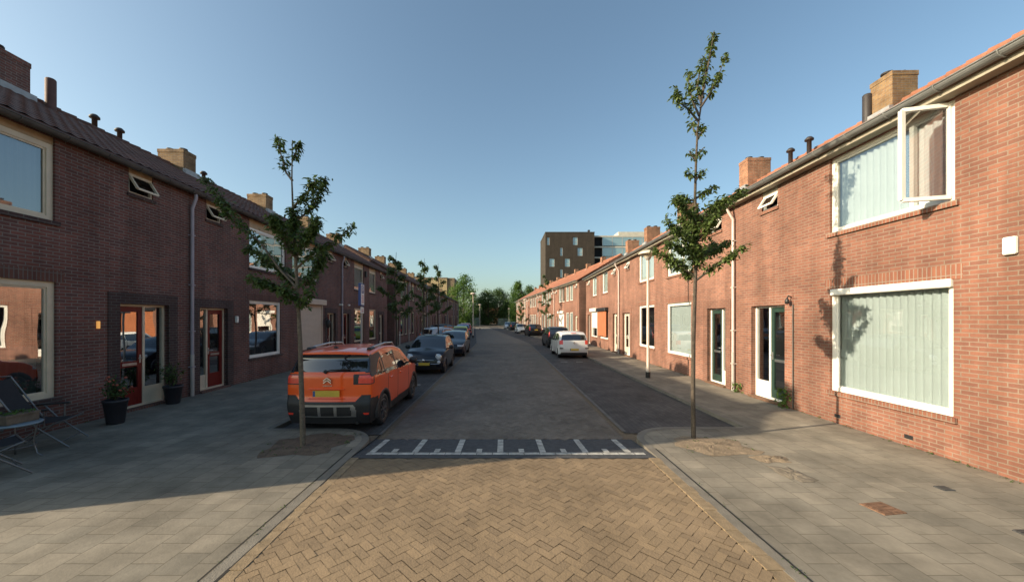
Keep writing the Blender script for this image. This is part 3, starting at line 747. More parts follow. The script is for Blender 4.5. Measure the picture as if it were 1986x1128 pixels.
# pale line of stones between bay and carriageway
strip('bay_edge',lambda y:KL+offL(y)-.03,lambda y:KL+offL(y)+.03,fr(7.2,98,3),.010,'bay_line'); strip('bay_edge',lambda y:KR+offR(y)-.04,lambda y:KR+offR(y)+.04,fr(7.4,98,3),.010,'bay_line')
for xx,yy,w in ((3.2,19.3,.35),(4.0,19.3,.35),(-3.0,12.6,.4),(-3.3,20.4,.4)):
    m_=MB(); m_.add([(xx-w/2,yy,.009),(xx+w/2,yy,.009),(xx+w/2,yy+.1,.009),(xx-w/2,yy+.1,.009)],[(0,1,2,3)]); m_.build('road_marking','marking_white')['kind']='structure'
# pavements: near part to the carriageway, then behind the bays; bulb end rounded
def pave(name,side,edge_near,edge_far,yb,wallx,off,ymax):
    pts=[]
    r=.9
    for y in (-6,-2,2,yb-r): pts.append((edge_near,y))
    for i in range(1,9):
        t=i/8*math.pi/2; pts.append((edge_near+side*r*(1-math.cos(t)),yb-r+r*math.sin(t)))
    pts.append((edge_far-side*.0,yb))
    yy=[yb+.001]+fr(yb+2,34,2)+fr(36,ymax,4)
    for y in yy: pts.append((edge_far+off(y),y))
    mb=MB(); vs=[];fs=[]
    for (x,y) in pts: vs+= [(x,y,PV),(wallx(y)+side*.6,y,PV)]
    for i in range(len(pts)-1): fs.append((2*i,2*i+2,2*i+3,2*i+1) if side>0 else (2*i,2*i+1,2*i+3,2*i+2))
    mb.add(vs,fs); mb.build(name,'paving_tile')['kind']='structure'
    # kerb
    kb=MB(); ks=[];w=.12
    for i,(x,y) in enumerate(pts):
        a=Vector(pts[max(i-1,0)]); b=Vector(pts[min(i+1,len(pts)-1)]); d=(b-a).normalized(); nrm=Vector((d.y,-d.x))*(1 if side>0 else -1)
        ks+= [(x-nrm.x*.0,y-nrm.y*.0,PV+.006),(x+nrm.x*w,y+nrm.y*w,PV+.006),(x,y,-.02)]
    fs=[]
    for i in range(len(pts)-1):
        a=3*i; fs+= [(a,a+1,a+4,a+3),(a+2,a,a+3,a+5)]
    kb.add(ks,fs); kb.build('kerb','kerb_stone')['kind']='structure'
pave('pavement',-1,KL,BL,7.35,lambda y:-8.6-.0208*y,offL,84)
pave('pavement',1,KR,BR,7.45,lambda y:6.8+.0208*y if y<34 else 7.0-.098*(y-34),offR,80)
# dark open joint along the left kerb of the raised part
strip('gutter_joint',lambda y:KL-.006,lambda y:KL+.022,[-5,0,5.9,6.9,7.2],lambda y:ramp(y)+.010,'gully_dark')
strip('gutter_joint',lambda y:KL-.145,lambda y:KL-.125,[-5,0,6.2],PV+.007,'gully_dark')
strip('gutter_joint',lambda y:KR+.125,lambda y:KR+.14,[-5,0,6.2],PV+.007,'gully_dark')
# tree beds
def blob(name,cx,cy,rx,ry,z,mat,seed=1,n=28):
    r=random.Random(seed); mb=MB(); vs=[(cx,cy,z+.02)]; R_=7
    ph=[r.uniform(0,6.28) for _ in range(3)]
    for k in range(n):
        t=2*math.pi*k/n; q=1+.12*math.sin(2*t+ph[0])+.10*math.sin(5*t+ph[1])+.07*math.sin(9*t+ph[2])
        ct,st=math.cos(t),math.sin(t)
        sx=math.copysign(abs(ct)**.6,ct); sy=math.copysign(abs(st)**.6,st)
        for j in range(1,R_+1):
            f=j/R_; X,Y=cx+rx*q*sx*f,cy+ry*q*sy*f
            vs.append((X,Y,z+(0 if j==R_ else (1-f**3)*(.012+.014*abs(mnoise.noise(Vector((X*9,Y*9,seed))))+.010*r.random()))))
    fs=[(0,k*R_+1,((k+1)%n)*R_+1) for k in range(n)]
    for k in range(n):
        for j in range(R_-1): fs.append((k*R_+1+j,k*R_+2+j,((k+1)%n)*R_+2+j,((k+1)%n)*R_+1+j))
    mb.add(vs,fs); o=mb.build(name,mat); o['kind']='structure'; return o
blob('tree_bed',-3.35,6.42,.62,.55,PV+.004,'bed_soil',2)
blob('tree_bed',3.62,6.35,.62,.42,PV+.004,'bed_sand',5)
blob('sand_patch',4.15,5.75,.24,.17,PV+.004,'bed_sand',8)
blob('mud_patch',4.05,5.2,.17,.27,PV+.004,'mud',11)
def cover(name,x,y,w,l,mat,label,rz=0):
    mb=MB(); mb.bbox(-w/2,w/2,-l/2,l/2,-.02,.010,.004)
    for i in range(4): 
        yy=-l/2+l*(i+.5)/4; mb.box(-w*.4,w*.4,yy-.012,yy+.012,.008,.014)
    o=mb.build(name,mat); o.location=(x,y,PV); o.rotation_euler=(0,0,rz); tag(o,label,'cover'); return o
cover('manhole_cover',4.35,4.25,.30,.26,'rust','rusty square manhole cover in the sunlit right pavement',.15)
cover('valve_cover',5.65,4.75,.15,.13,'iron','small dark valve cover near the right house wall')
cover('valve_cover',5.3,3.75,.15,.13,'iron','small dark valve cover closest to the camera on the right pavement')
# far end of the street: cross road, verge, path
strip('cross_road',lambda y:-140,lambda y:140,[100,112],.004,'road_far')
strip('verge',lambda y:-140,lambda y:-9.6,[112.2,300],.06,'grass_green'); strip('verge',lambda y:3,lambda y:140,[112.2,300],.06,'grass_green')
strip('path',lambda y:-9.6,lambda y:3,[112,200],lambda y:.02+max(0,(y-112))*.02,'bed_sand')
# ------------------------------------------------------------------ cars
def interp(tab,x):
    if x<=tab[0][0]: return tab[0][1]
    for (a,b),(c,d) in zip(tab,tab[1:]):
        if x<=c:
            t=(x-a)/(c-a) if c>a else 0
            return b+(d-b)*t
    return tab[-1][1]
def smooth_tab(tab,x,h=.10):
    return (interp(tab,x-h)+2*interp(tab,x)+interp(tab,x+h))/4
def wheel(root,x,y,r,w,side,rimmat='alu_frame',hi=True):
    t=MB(); n=28 if hi else 14; h=w/2
    prof=[(r*.64,-h*.8),(r*.72,-h),(r*.93,-h*.95),(r,-h*.65),(r,h*.65),(r*.93,h*.95),(r*.72,h),(r*.64,h*.8)]
    t.lathe(prof,(0,0,0),'y',n); wo=t.build('wheel','black_plastic',root); wo.location=(x,y,r)
    m=MB(); e=h*.8*side
    m.lathe([(r*.66,-e),(r*.66,e*1.05),(r*.60,e*1.1),(r*.57,e*.8),(r*.56,e*.3),(0,e*.25)],(0,0,0),'y',n,1)
    for k in range(5):
        for dd in (-.16,.16) if hi else (0,):
            a=2*math.pi*k/5+.3; b=a+dd*1.6
            p=Vector((r*.10*math.cos(a),e*.95,r*.10*math.sin(a))); q=Vector((r*.60*math.cos(b),e*1.0,r*.60*math.sin(b)))
            m.beam(p,q,r*.11 if hi else r*.22,.03,0)
    m.lathe([(r*.16,e*1.08),(r*.14,e*1.12),(0,e*1.12)],(0,0,0),'y',10,0)
    m.lathe([(r*.66,e*.9),(r*.67,e*1.08),(r*.60,e*1.1)],(0,0,0),'y',n,0)
    m.build('rim',[rimmat,'black_metal'],wo)
    return wo
def car(name,label,spec,loc,rz,group='cars parked along the kerb'):
    S=dict(L=4.1,W=1.75,zb=.22,wr=.31,ww=.20,fw=.85,rw=.80,step=.03,tum=.30,mat='black_metal',planr=.07,planf=.12,parts=lambda *a:'body',iters=3,wrc=.06)
    S.update(spec); Lc,W,zb=S['L'],S['W'],S['zb']; step=S['step']
    root=thing(name,label,'car',loc,rz,group)
    wxr=S['rw']; wxf=Lc-S['fw']
    # profile tables: x measured from the rear bumper
    top=lambda x: smooth_tab(S['top'],x,.07)
    xr=lambda z: smooth_tab(S['rear'],z,.05); xf=lambda z: smooth_tab(S['front'],z,.05)
    belt=lambda x: interp(S['belt'],x)
    na=int(Lc/step); nb=int(W/step); nc=int(1.35/step)
    V={}; vs=[]; 
    def pos(a,b,c):
        x0=a*Lc; zt=top(x0); z=zb+c*(zt-zb)
        x=x0+xr(z)*(1-a)**5-(xf(z))*a**5
        bl=belt(x)
        w=W/2
        ta=max(0,1-x/(.9)); tf=max(0,1-(Lc-x)/(1.1))
        w*=1-S['planr']*ta**2-S['planf']*tf**2.2
        if z<.62: w*=1-.10*((.62-z)/.5)**2
        if z>bl: w-=S['tum']*(z-bl)+.02*min(1,(z-bl)/.05)
        cr=.045*(1-b*b) if c>=1 else 0
        # bow of front and rear faces in plan
        bow=0
        if a<=0: bow=.07*b*b
        if a>=1: bow=-.16*b*b
        fall=(1-a)**12*.07*b*b - a**12*.16*b*b
        x+= fall if 0<a<1 else bow
        return (x,b*w,z+cr)
    faces=[]
    def vid(a,b,c):
        k=(round(a*na),round((b+1)*nb/2),round(c*nc))
        if k not in V:
            V[k]=len(vs); vs.append(pos(k[0]/na,k[1]*2/nb-1,k[2]/nc))
        return V[k]
    A=[i/na for i in range(na+1)]; B=[i*2/nb-1 for i in range(nb+1)]; C=[i/nc for i in range(nc+1)]
    for i in range(na):
        for j in range(nb): faces.append(('top',(vid(A[i],B[j],1),vid(A[i+1],B[j],1),vid(A[i+1],B[j+1],1),vid(A[i],B[j+1],1))))
        for k in range(nc):
            faces.append(('side',(vid(A[i],-1,C[k]),vid(A[i+1],-1,C[k]),vid(A[i+1],-1,C[k+1]),vid(A[i],-1,C[k+1]))))
            faces.append(('side',(vid(A[i],1,C[k]),vid(A[i],1,C[k+1]),vid(A[i+1],1,C[k+1]),vid(A[i+1],1,C[k]))))
    for j in range(nb):
        for k in range(nc):
            faces.append(('rear',(vid(0,B[j],C[k]),vid(0,B[j],C[k+1]),vid(0,B[j+1],C[k+1]),vid(0,B[j+1],C[k]))))
            faces.append(('front',(vid(1,B[j],C[k]),vid(1,B[j+1],C[k]),vid(1,B[j+1],C[k+1]),vid(1,B[j],C[k+1]))))
    pre=list(vs)
    # laplacian smoothing rounds the edges
    nb_=[set() for _ in vs]
    for t,f in faces:
        for q in range(4): nb_[f[q]].add(f[q-1]); nb_[f[q-1]].add(f[q])
    P_=[Vector(v) for v in vs]
    for it in range(S['iters']):
        Q=[]
        for i,p in enumerate(P_):
            if len(nb_[i])<4: Q.append(p); continue
            m=Vector((0,0,0))
            for q in nb_[i]: m+=P_[q]
            Q.append(p.lerp(m/len(nb_[i]),.6))
        P_=Q
    groups={}
    for t,f in faces:
        cx=sum(pre[q][0] for q in f)/4; cy=sum(pre[q][1] for q in f)/4; cz=sum(pre[q][2] for q in f)/4
        if t=='side':
            ra=S['wr']+S['wrc']
            if math.hypot(cx-wxr,cz-S['wr'])<ra or math.hypot(cx-wxf,cz-S['wr'])<ra: continue
        key=S['parts'](t,cx,cy,cz,S,belt(cx),top(cx))
        if key is None: continue
        groups.setdefault(key,[]).append(f)
    bodyf=groups.pop('body',[]); seam=groups.pop('seam',[])
    def emit(nm,lst,mats,mis=None):
        mp={};vv=[];ff=[]
        for f in lst:
            g=[]
            for q in f:
                if q not in mp: mp[q]=len(vv); vv.append((P_[q].x-Lc/2,P_[q].y,P_[q].z))
                g.append(mp[q])
            ff.append(g)
        mb=MB(); mb.add(vv,ff,0,True)
        if mis: mb.m=mis
        return mb.build(nm,mats,root)
    emit('body',bodyf+seam,[S['mat'],'gully_dark'],[0]*len(bodyf)+[1]*len(seam))
    pm=S.get('pmat',{})
    DEF={'windscreen':'car_glass','rear_window':'car_glass','side_window':'car_glass','bumper':'black_plastic','taillight':'tail_red','headlight':'head_clear','grille':'black_plastic','cladding':'black_plastic','pillar':'black_metal','trim':'black_plastic','dark_cluster':'black_metal','light_strip':'chrome','skid_plate':'brushed_steel','reflector':'tail_red','splitter':'black_plastic'}
    for key,l in groups.items():
        nm=key.split('#')[0]; emit(nm,l,pm.get(nm,DEF.get(nm,'black_plastic')))
    # dark floor and wheel houses
    u=MB(); u.box(-Lc/2+.3,Lc/2-.3,-W/2+.25,W/2-.25,zb-.03,zb+.4)
    for wx in (wxr,wxf): u.box(wx-Lc/2-.36,wx-Lc/2+.36,-W/2+.22,W/2-.22,.2,.75)
    u.build('underbody','black_plastic',root)
    ya=W/2
    for wx in (wxr,wxf):
        for sd in (-1,1):
            # width of body at the arch
            ta=max(0,1-wx/.9); tf=max(0,1-(Lc-wx)/1.1); wl=W/2*(1-S['planr']*ta**2-S['planf']*tf**2.2)
            wheel(root,wx-Lc/2,sd*(wl-S['ww']/2-.015),S['wr'],S['ww'],sd,S.get('rim','alu_frame'),step<.04)
            ar=MB(); n=26; r0=S['wr']+S['wrc']-.035; r1=S['wr']+S['wrc']+S.get('archw',.02); y1=wl*.985+.012; vv=[];ff=[]
            for k in range(n+1):
                t=math.pi*(-.06+1.12*k/n)
                for r_,yy in ((r0,wl-.22),(r0,y1),(r1-.012,y1+.008),(r1+.012,y1-.05)):
                    vv.append((wx-Lc/2+r_*math.cos(t),sd*yy,S['wr']+r_*math.sin(t)))
            for k in range(n):
                for q in range(3): ff.append((4*k+q,4*k+q+1,4*k+q+5,4*k+q+4))
            ar.add(vv,ff,0,True); ar.build('wheel_arch',S.get('archmat',S['mat']),root)
    # mirrors
    if S.get('mirror'):
        mx,mz=S['mirror']; 
        for sd in (-1,1):
            m=MB(); yb=W/2-.06
            m.tube([(mx-Lc/2,sd*yb,mz-.03),(mx-Lc/2,sd*(yb+.1),mz)],.025,6)
            m.lathe([(0,-.10),(.055,-.09),(.085,-.04),(.09,.03),(.07,.08),(0,.10)],(mx-Lc/2,sd*(yb+.19),mz+.04),'y',12)
            m.build('mirror',S.get('mirmat','black_plastic'),root)
    return root
plain('tail_red',(.80,.045,.02),.35,.15,20,coat=1); plain('head_clear',(.62,.64,.66),.12,.15,25,coat=1); plain('plate_yellow',(.62,.42,.05),.5,.08,3)
plain('tail_bright',(.85,.10,.03),.2,.1,20,coat=1)
paint('paint_orange',(.90,.10,.006)); paint('paint_navy',(.006,.009,.02),.3,.5); paint('paint_black',(.008,.009,.011),.3,.5); paint('paint_white',(.74,.74,.72),.3)
paint('paint_silver',(.42,.46,.50),.3); paint('paint_lime',(.38,.46,.06),.3); paint('paint_blue',(.02,.05,.22),.3); paint('paint_red',(.35,.02,.02),.3); paint('paint_grey',(.07,.08,.09),.3)

def generic_parts(cfg):
    """windows, lamps and bumpers picked out of the body surface by where they lie"""
    def fn(t,x,y,z,S,bl,zt):
        Lc,W=S['L'],S['W']; hw=abs(y)/(W/2)
        sd='l' if y>0 else 'r'
        if t=='side':
            for k,(poly) in enumerate(cfg.get('side',[])):
                if inpoly(poly,x,z): return f'side_window#{k}{sd}'
            if z<cfg.get('clad',0): return 'cladding'
            for sx in cfg.get('seams',[]):
                if abs(x-sx)<S['step']*.5 and z<bl+.02 and z>S['zb']+.1: return 'seam'
            if x<cfg.get('tailx',.0) and cfg['tail'][2]<z<cfg['tail'][3]: return f'taillight#{sd}'
            if x>Lc-cfg.get('headx',.0) and 'head' in cfg and cfg['head'][2]<z<cfg['head'][3]: return f'headlight#{sd}'
        if t=='rear':
            q=cfg.get('rearwin')
            if q and q[0]<z<q[1] and hw<q[2]-(z-q[0])*q[3]: return 'rear_window'
            q=cfg.get('tail')
            if q and q[2]<z<q[3] and q[0]<hw<q[1]: return f'taillight#{sd}'
            if z<cfg.get('rbump',0): return 'bumper#r'
        if t=='front':
            q=cfg.get('head')
            if q and q[2]<z<q[3] and q[0]<hw<q[1]: return f'headlight#{sd}'
            q=cfg.get('grille')
            if q and q[1]<z<q[2] and hw<q[0]: return 'grille'
            if z<cfg.get('fbump',0): return 'splitter'
        if t=='top':
            q=cfg.get('wind')
            if q and q[0]<x<q[1] and hw<q[2]: return 'windscreen'
            q=cfg.get('rtop')
            if q and q[0]<x<q[1] and hw<q[2]: return 'rear_window'
        return 'body'
    return fn
def inpoly(p,x,z):
    c=False; n=len(p); j=n-1
    for i in range(n):
        if (p[i][1]>z)!=(p[j][1]>z) and x<(p[j][0]-p[i][0])*(z-p[i][1])/(p[j][1]-p[i][1])+p[i][0]: c=not c
        j=i
    return c
def plate(root,x,z,face,w=.5,h=.11,y=0,blur=True):
    m=MB(); d=.012*face
    m.bbox(min(x,x+d),max(x,x+d),y-w/2,y+w/2,z-h/2,z+h/2,.003); o=m.build('number_plate','plate_yellow',root)
    b=MB(); sd=1 if face<0 else -1
    xx=x+d*1.15; ys=sorted((y+sd*w/2*.98,y+sd*(w/2-.05))); b.add([(xx,ys[0],z-h*.45),(xx,ys[1],z-h*.45),(xx,ys[1],z+h*.45),(xx,ys[0],z+h*.45)],[(0,1,2,3)]); b.build('plate_band','sign_blue',o)
# ---- orange crossover ------------------------------------------------
def orange_parts(t,x,y,z,S,bl,zt):
    W,Lc=S['W'],S['L']; hw=abs(y)/(W/2); sd='l' if y>0 else 'r'
    if t=='side':
        polys=[[(.36,1.12),(.62,1.10),(.84,1.10),(.84,1.42),(.70,1.38)],[(.91,1.08),(1.72,1.06),(1.72,1.50),(1.05,1.48),(.91,1.44)],[(1.80,1.06),(2.85,1.04),(2.62,1.22),(2.30,1.44),(1.80,1.50)]]
        for k,p in enumerate(polys):
            if inpoly(p,x,z): return f'side_window#{k}{sd}'
        if inpoly([(.0,1.12),(.36,1.12),(.70,1.40),(.84,1.44),(.84,1.55),(.30,1.52),(0,1.5)],x,z): return f'pillar#{sd}'
        if .84<=x<=.91 and 1.06<z<1.5 or 1.72<=x<=1.80 and 1.06<z<1.5: return f'pillar#b{sd}'
        if .995<z<1.15 and x<.22: return f'taillight#{sd}'
        if .97<z<1.17 and x<.25: return f'dark_cluster#{sd}'
        if z<.40 or (x<.42 and z<.70) or (x>Lc-.4 and z<.52): return f'cladding#{sd}'
        for sx in (1.02,1.78,2.78):
            if abs(x-sx)<.011 and z<1.06 and z>.42: return 'seam'
        if abs(z-.72)<.012 and 1.1<x<2.7: return 'body'
        if z>.80 and z<.98 and x>Lc-.35: return f'headlight#{sd}'
    if t=='rear':
        if 1.20<z<1.535 and hw<.97-(z-1.2)*.25: return 'rear_window'
        if z>=1.18 and z<1.50: return f'pillar#r{sd}' if hw>.8 else 'body'
        if .97<z<1.17:
            if hw>.67 and z>.995 and z<1.15: return f'taillight#{sd}'
            if hw>.55: return f'dark_cluster#{sd}'
        lim=.64 if hw<.60 else (.64+(hw-.60)/.12*.12 if hw<.72 else .76)
        if z<lim:
            if .24<z<.33 and hw>.74 : return f'bumper#r'
            if hw<.62-(.0 if z<.52 else (z-.52)*1.1) and .34<z<.575:
                # silver plate with three dark openings
                for c in (-.36,0,.36):
                    if abs(y/(W/2)-c)<.155 and .37<z<.535: return 'bumper#r'
                return 'skid_plate'
            if .38<z<.43 and .78<hw<.90: return f'reflector#{sd}'
            return 'bumper#r'
    if t=='front':
        if z<.5: return 'splitter'
        if .80<z<.98 and hw>.5: return f'headlight#{sd}'
        if .62<z<.75 and hw<.5: return 'grille'
    if t=='top':
        if 2.55<x<3.22 and hw<.93: return 'windscreen'
    return 'body'
specO=dict(L=4.15,W=1.76,zb=.20,wr=.335,ww=.21,rw=.78,fw=.80,step=.02,tum=.30,mat='paint_orange',archw=.055,archmat='black_plastic',
  top=[(0,1.55),(.15,1.57),(.6,1.61),(1.3,1.635),(2.0,1.60),(2.5,1.50),(3.1,1.10),(3.2,1.06),(3.7,1.0),(4.0,.90),(4.15,.78)],
  rear=[(.2,.10),(.40,.02),(.62,.0),(.70,.05),(.95,.05),(1.16,.06),(1.22,.09),(1.5,.27),(1.54,.17),(1.6,.16)],
  front=[(.2,.12),(.45,.0),(.75,.02),(.95,.12),(1.2,.12)],
  belt=[(0,1.12),(2,1.06),(3,1.03),(4.2,1.2)],parts=orange_parts,mirror=(2.75,1.12),iters=7,rim='alu_frame')
CO=car('parked_car','bright orange crossover with black cladding and roof rails, parked by the left young tree',specO,(-3.40,7.16+2.075,0),math.pi/2)
hx=-4.15/2
plate(CO,hx+.035,.80,-1,.52,.12,.02)
def cpart(root,name,mat,fn,mats=None):
    mb=MB(); fn(mb); return mb.build(name,mat,root)
for sd in (-1,1):
    cpart(CO,'roof_rail','brushed_steel',lambda m:(m.tube([(hx+.62,sd*.62,1.56),(hx+.78,sd*.63,1.655),(hx+1.5,sd*.64,1.69),(hx+2.1,sd*.63,1.665),(hx+2.3,sd*.615,1.57)],.022,8)))
    cpart(CO,'rail_foot','black_plastic',lambda m:(m.bbox(hx+.52,hx+.80,sd*.625-.045,sd*.625+.045,1.54,1.66,.025),))
    cpart(CO,'door_handle','paint_orange',lambda m:(m.bbox(hx+1.12,hx+1.3,sd*.885-.02,sd*.885+.02,.935,.97,.008),m.bbox(hx+1.95,hx+2.13,sd*.885-.02,sd*.885+.02,.925,.96,.008)))
cpart(CO,'plate_recess','paint_orange',lambda m:(m.bbox(hx+.02,hx+.06,-.33,.37,.878,.895,.006),m.bbox(hx+.02,hx+.06,-.33,.37,.70,.715,.006)))
cpart(CO,'antenna','black_metal',lambda m:(m.lathe([(.06,1.62),(.045,1.66),(.015,1.68)],(hx+.55,0.06,0),'z',10),m.tube([(hx+.55,.06,1.66),(hx+.42,.06,2.05)],.008,5)))
cpart(CO,'wiper','black_plastic',lambda m:(m.tube([(hx+.055,.05,1.22),(hx+.06,-.05,1.25),(hx+.09,-.42,1.27)],.014,5),m.lathe([(.04,0),(.03,-.03),(0,-.03)],(hx+.07,.05,1.22),'x',8)))
def chevron(m,z0):
    for sd in (-1,1): m.beam((hx+.035,0,z0+.055),(hx+.035,sd*.075,z0),.03,.022)
cpart(CO,'emblem','chrome',lambda m:(chevron(m,1.05),chevron(m,1.005)))
cpart(CO,'boot_lettering','chrome',lambda m:[m.bbox(hx+.03,hx+.042,-.09+i*.023,-.076+i*.023,.945,.962,.001) for i in range(8)])
cpart(CO,'exhaust','black_metal',lambda m:m.tube([(hx+.35,-.55,.24),(hx+.08,-.56,.22)],.03,10))
# ---- small navy hatch with round lamps -------------------------------
def fiat_parts(t,x,y,z,S,bl,zt):
    W,Lc=S['W'],S['L']; hw=abs(y)/(W/2); sd='l' if y>0 else 'r'
    if t=='side':
        if inpoly([(.55,1.02),(1.05,.98),(1.05,1.32),(.80,1.28)],x,z): return f'side_window#0{sd}'
        if inpoly([(1.12,.98),(2.35,.95),(2.1,1.16),(1.85,1.34),(1.12,1.36)],x,z): return f'side_window#1{sd}'
        for sx in (1.10,2.36):
            if abs(x-sx)<.015 and .3<z<.95: return 'seam'
        if z<.27: return f'cladding#{sd}'
    if t=='front':
        if z<.30: return 'splitter'
        if .30<z<.42 and hw<.62: return 'grille'
    if t=='rear':
        if 1.0<z<1.32 and hw<.82: return 'rear_window'
        if .72<z<.95 and .7<hw<.9: return f'taillight#{sd}'
    if t=='top':
        if 2.0<x<2.74 and hw<.88: return 'windscreen'
    return 'body'
specF=dict(L=3.55,W=1.63,zb=.20,wr=.29,ww=.19,rw=.58,fw=.68,step=.025,tum=.34,mat='paint_navy',planf=.14,
  top=[(0,1.30),(.3,1.42),(.8,1.49),(1.4,1.50),(1.85,1.46),(2.1,1.36),(2.70,1.0),(2.78,.97),(3.2,.90),(3.45,.80),(3.55,.70)],
  rear=[(.2,.08),(.5,.0),(.8,.02),(1.0,.08),(1.4,.30)],front=[(.2,.10),(.42,.0),(.62,.02),(.8,.10),(1.0,.16)],
  belt=[(0,1.0),(2,.96),(3,.9),(3.6,1.2)],parts=fiat_parts,mirror=(2.28,1.0),iters=5,rim='alu_frame')
CF=car('parked_car','dark navy small hatchback with round headlights facing the camera',specF,(-3.18,14.85+1.775,0),-math.pi/2)
fx=3.55/2
for sd in (-1,1):
    cpart(CF,'headlight','head_clear',lambda m:m.lathe([(.125,-.12),(.125,0),(.105,.035),(.06,.055),(0,.06)],(fx-.16,sd*.575,.70),'x',20))
    cpart(CF,'headlight_ring','chrome',lambda m:m.lathe([(.124,.0),(.138,.01),(.136,.025),(.12,.03)],(fx-.17,sd*.575,.70),'x',20))
    cpart(CF,'fog_lamp','head_clear',lambda m:m.lathe([(.07,-.1),(.07,0),(.05,.02),(0,.03)],(fx-.09,sd*.60,.50),'x',14))
cpart(CF,'chrome_bar','chrome',lambda m:(m.bbox(fx-.03,fx+.015,-.42,.42,.575,.60,.008),m.lathe([(.055,0),(.05,.03),(0,.035)],(fx-.005,0,.587),'x',14)))
cpart(CF,'bumper_strip','chrome',lambda m:(m.bbox(fx-.03,fx+.012,-.62,-.28,.425,.45,.008),m.bbox(fx-.03,fx+.012,.28,.62,.425,.45,.008)))
plate(CF,fx+.0,.44,1,.5,.11)
# ---- generic hatchbacks ----------------------------------------------
def hatch(name,label,mat,loc,rz,Lc=4.0,W=1.72,H=1.47,step=.05,vans=False,rimm='alu_frame',tailz=(.78,1.0),tailhw=(.74,1.01),tall=False,three=False,extra=None):
    h=H/1.47
    top=[(0,1.30*h),(.2,1.40*h),(.7,1.46*h),(1.4,1.47*h),(2.0,1.42*h),(2.25,1.35*h),(Lc-1.1,1.0*h),(Lc-.95,.96*h),(Lc-.4,.84*h),(Lc,.70*h)]
    cfg=dict(side=[[(.42,1.02*h),(.95,.98*h),(.95,1.34*h),(.75,1.31*h)],[(1.0,.98*h),(1.72,.95*h),(1.72,1.36*h),(1.0,1.35*h)],[(1.8,.95*h),(2.72,.92*h),(2.45,1.12*h),(2.1,1.32*h),(1.8,1.36*h)]],
      seams=[.98,1.76,2.7],clad=.27,rearwin=(1.0*h,1.32*h,.86,.3),tail=(tailhw[0],tailhw[1],tailz[0]*h,tailz[1]*h),tailx=.22,rbump=.34,head=(.52,1.0,.62*h,.78*h),headx=.42,grille=(.45,.30,.55),fbump=.28,wind=(2.12,Lc-1.02,.90))
    if three: cfg['side']=[[(.45,1.02*h),(1.25,.98*h),(1.25,1.33*h),(.85,1.27*h)],[(1.33,.98*h),(2.72,.92*h),(2.45,1.12*h),(2.1,1.32*h),(1.33,1.34*h)]]
    sp=dict(L=Lc,W=W,zb=.20,wr=.30,rw=.72,fw=.80,step=step,mat=mat,top=top,rear=[(.2,.08),(.5,0),(.75,.02),(1.0*h,.07),(1.35*h,.26),(1.5*h,.26)],front=[(.2,.1),(.45,0),(.7*h,.05),(.85*h,.14)],
      belt=[(0,1.0*h),(2,.95*h),(Lc-1,.93*h),(Lc,1.3*h)],parts=generic_parts(cfg),mirror=(2.62,1.0*h),iters=3 if step>.035 else 5,rim=rimm)
    return car(name,label,sp,loc,rz)
UP=math.pi/2; DN=-math.pi/2
c=hatch('parked_car','dark blue hatchback with slanted headlights parked behind the small navy car',"paint_navy",(-3.12,21.7+2.1,0),DN,4.2,1.72,1.46,.035)
plate(c,2.1,.42,1)
c=hatch('parked_car','silver three door hatchback parked at an angle past the dark cars on the left',"paint_silver",(-4.8,31.0,0),R(48),4.25,1.75,1.55,.045,three=True)
c=hatch('parked_car','white small hatchback with red tail lights, nearest car on the right',"paint_white",(4.0,20.9+1.95,0),UP+R(1),3.9,1.70,1.50,.03)
plate(c,-1.95-.0,.52,-1,.5,.11); cpart(c,'emblem','chrome',lambda m:(m.beam((-1.945,0,.84),(-1.94,.035,.90),.02,.02),m.beam((-1.94,.035,.90),(-1.935,0,.96),.02,.02),m.beam((-1.945,0,.84),(-1.94,-.035,.90),.02,.02),m.beam((-1.94,-.035,.90),(-1.935,0,.96),.02,.02)))
cpart(c,'rear_bumper_strip','black_plastic',lambda m:[m.bbox(-1.93,-1.86,s*.72-.1,s*.72+.1,.56,.62,.01) for s in (-1,1)])
cpart(c,'brake_lamp','tail_red',lambda m:m.bbox(-1.73,-1.68,-.15,.15,1.42,1.45,.01))
c=hatch('parked_car','black tall hatchback with upright red tail lights behind the white car',"paint_black",(4.25,28.2+2.0,0),UP+R(2),4.0,1.72,1.60,.045,tailz=(.72,1.36),tailhw=(.84,1.01))
plate(c,-2.0,.60,-1)
c=hatch('parked_car','dark estate car with yellow plate, third car along the right kerb',"paint_black",(4.0,47.2+2.1,0),UP+R(6),4.3,1.75,1.55,.06,tailz=(.75,1.15),tailhw=(.8,1.01)); plate(c,-2.15,.85,-1)
c=hatch('parked_car','white car facing the camera on the far right side',"paint_white",(2.95,56.5+2.0,0),DN+R(5),4.0,1.72,1.46,.07)
c=hatch('parked_car','black car with red lights farther along the right kerb, before the last car',"paint_black",(2.15,70.0+2,0),UP+R(5),4.3,1.78,1.6,.08); plate(c,-2.15,.8,-1)
c=hatch('parked_car','silver grey car at the far end of the right kerb',"paint_silver",(1.2,80.5+2,0),DN+R(5),4.2,1.75,1.5,.08)
c=hatch('parked_car','lime yellow small car among the parked cars far along the left kerb',"paint_lime",(-4.35,38.6,0),UP+R(4),3.7,1.65,1.5,.06,tailz=(.8,1.1))
c=hatch('parked_car','black car with roof just showing behind the silver hatchback',"paint_black",(-6.4,43.0,0),R(50),4.4,1.8,1.62,.07)
c=hatch('parked_car','blue car between the lime and the red cars on the left',"paint_blue",(-5.0,47,0),UP+R(4),4.2,1.75,1.55,.07)
c=hatch('parked_car','red car at the far end of the cars parked on the left',"paint_red",(-5.4,54,0),UP+R(4),4.2,1.75,1.62,.08)
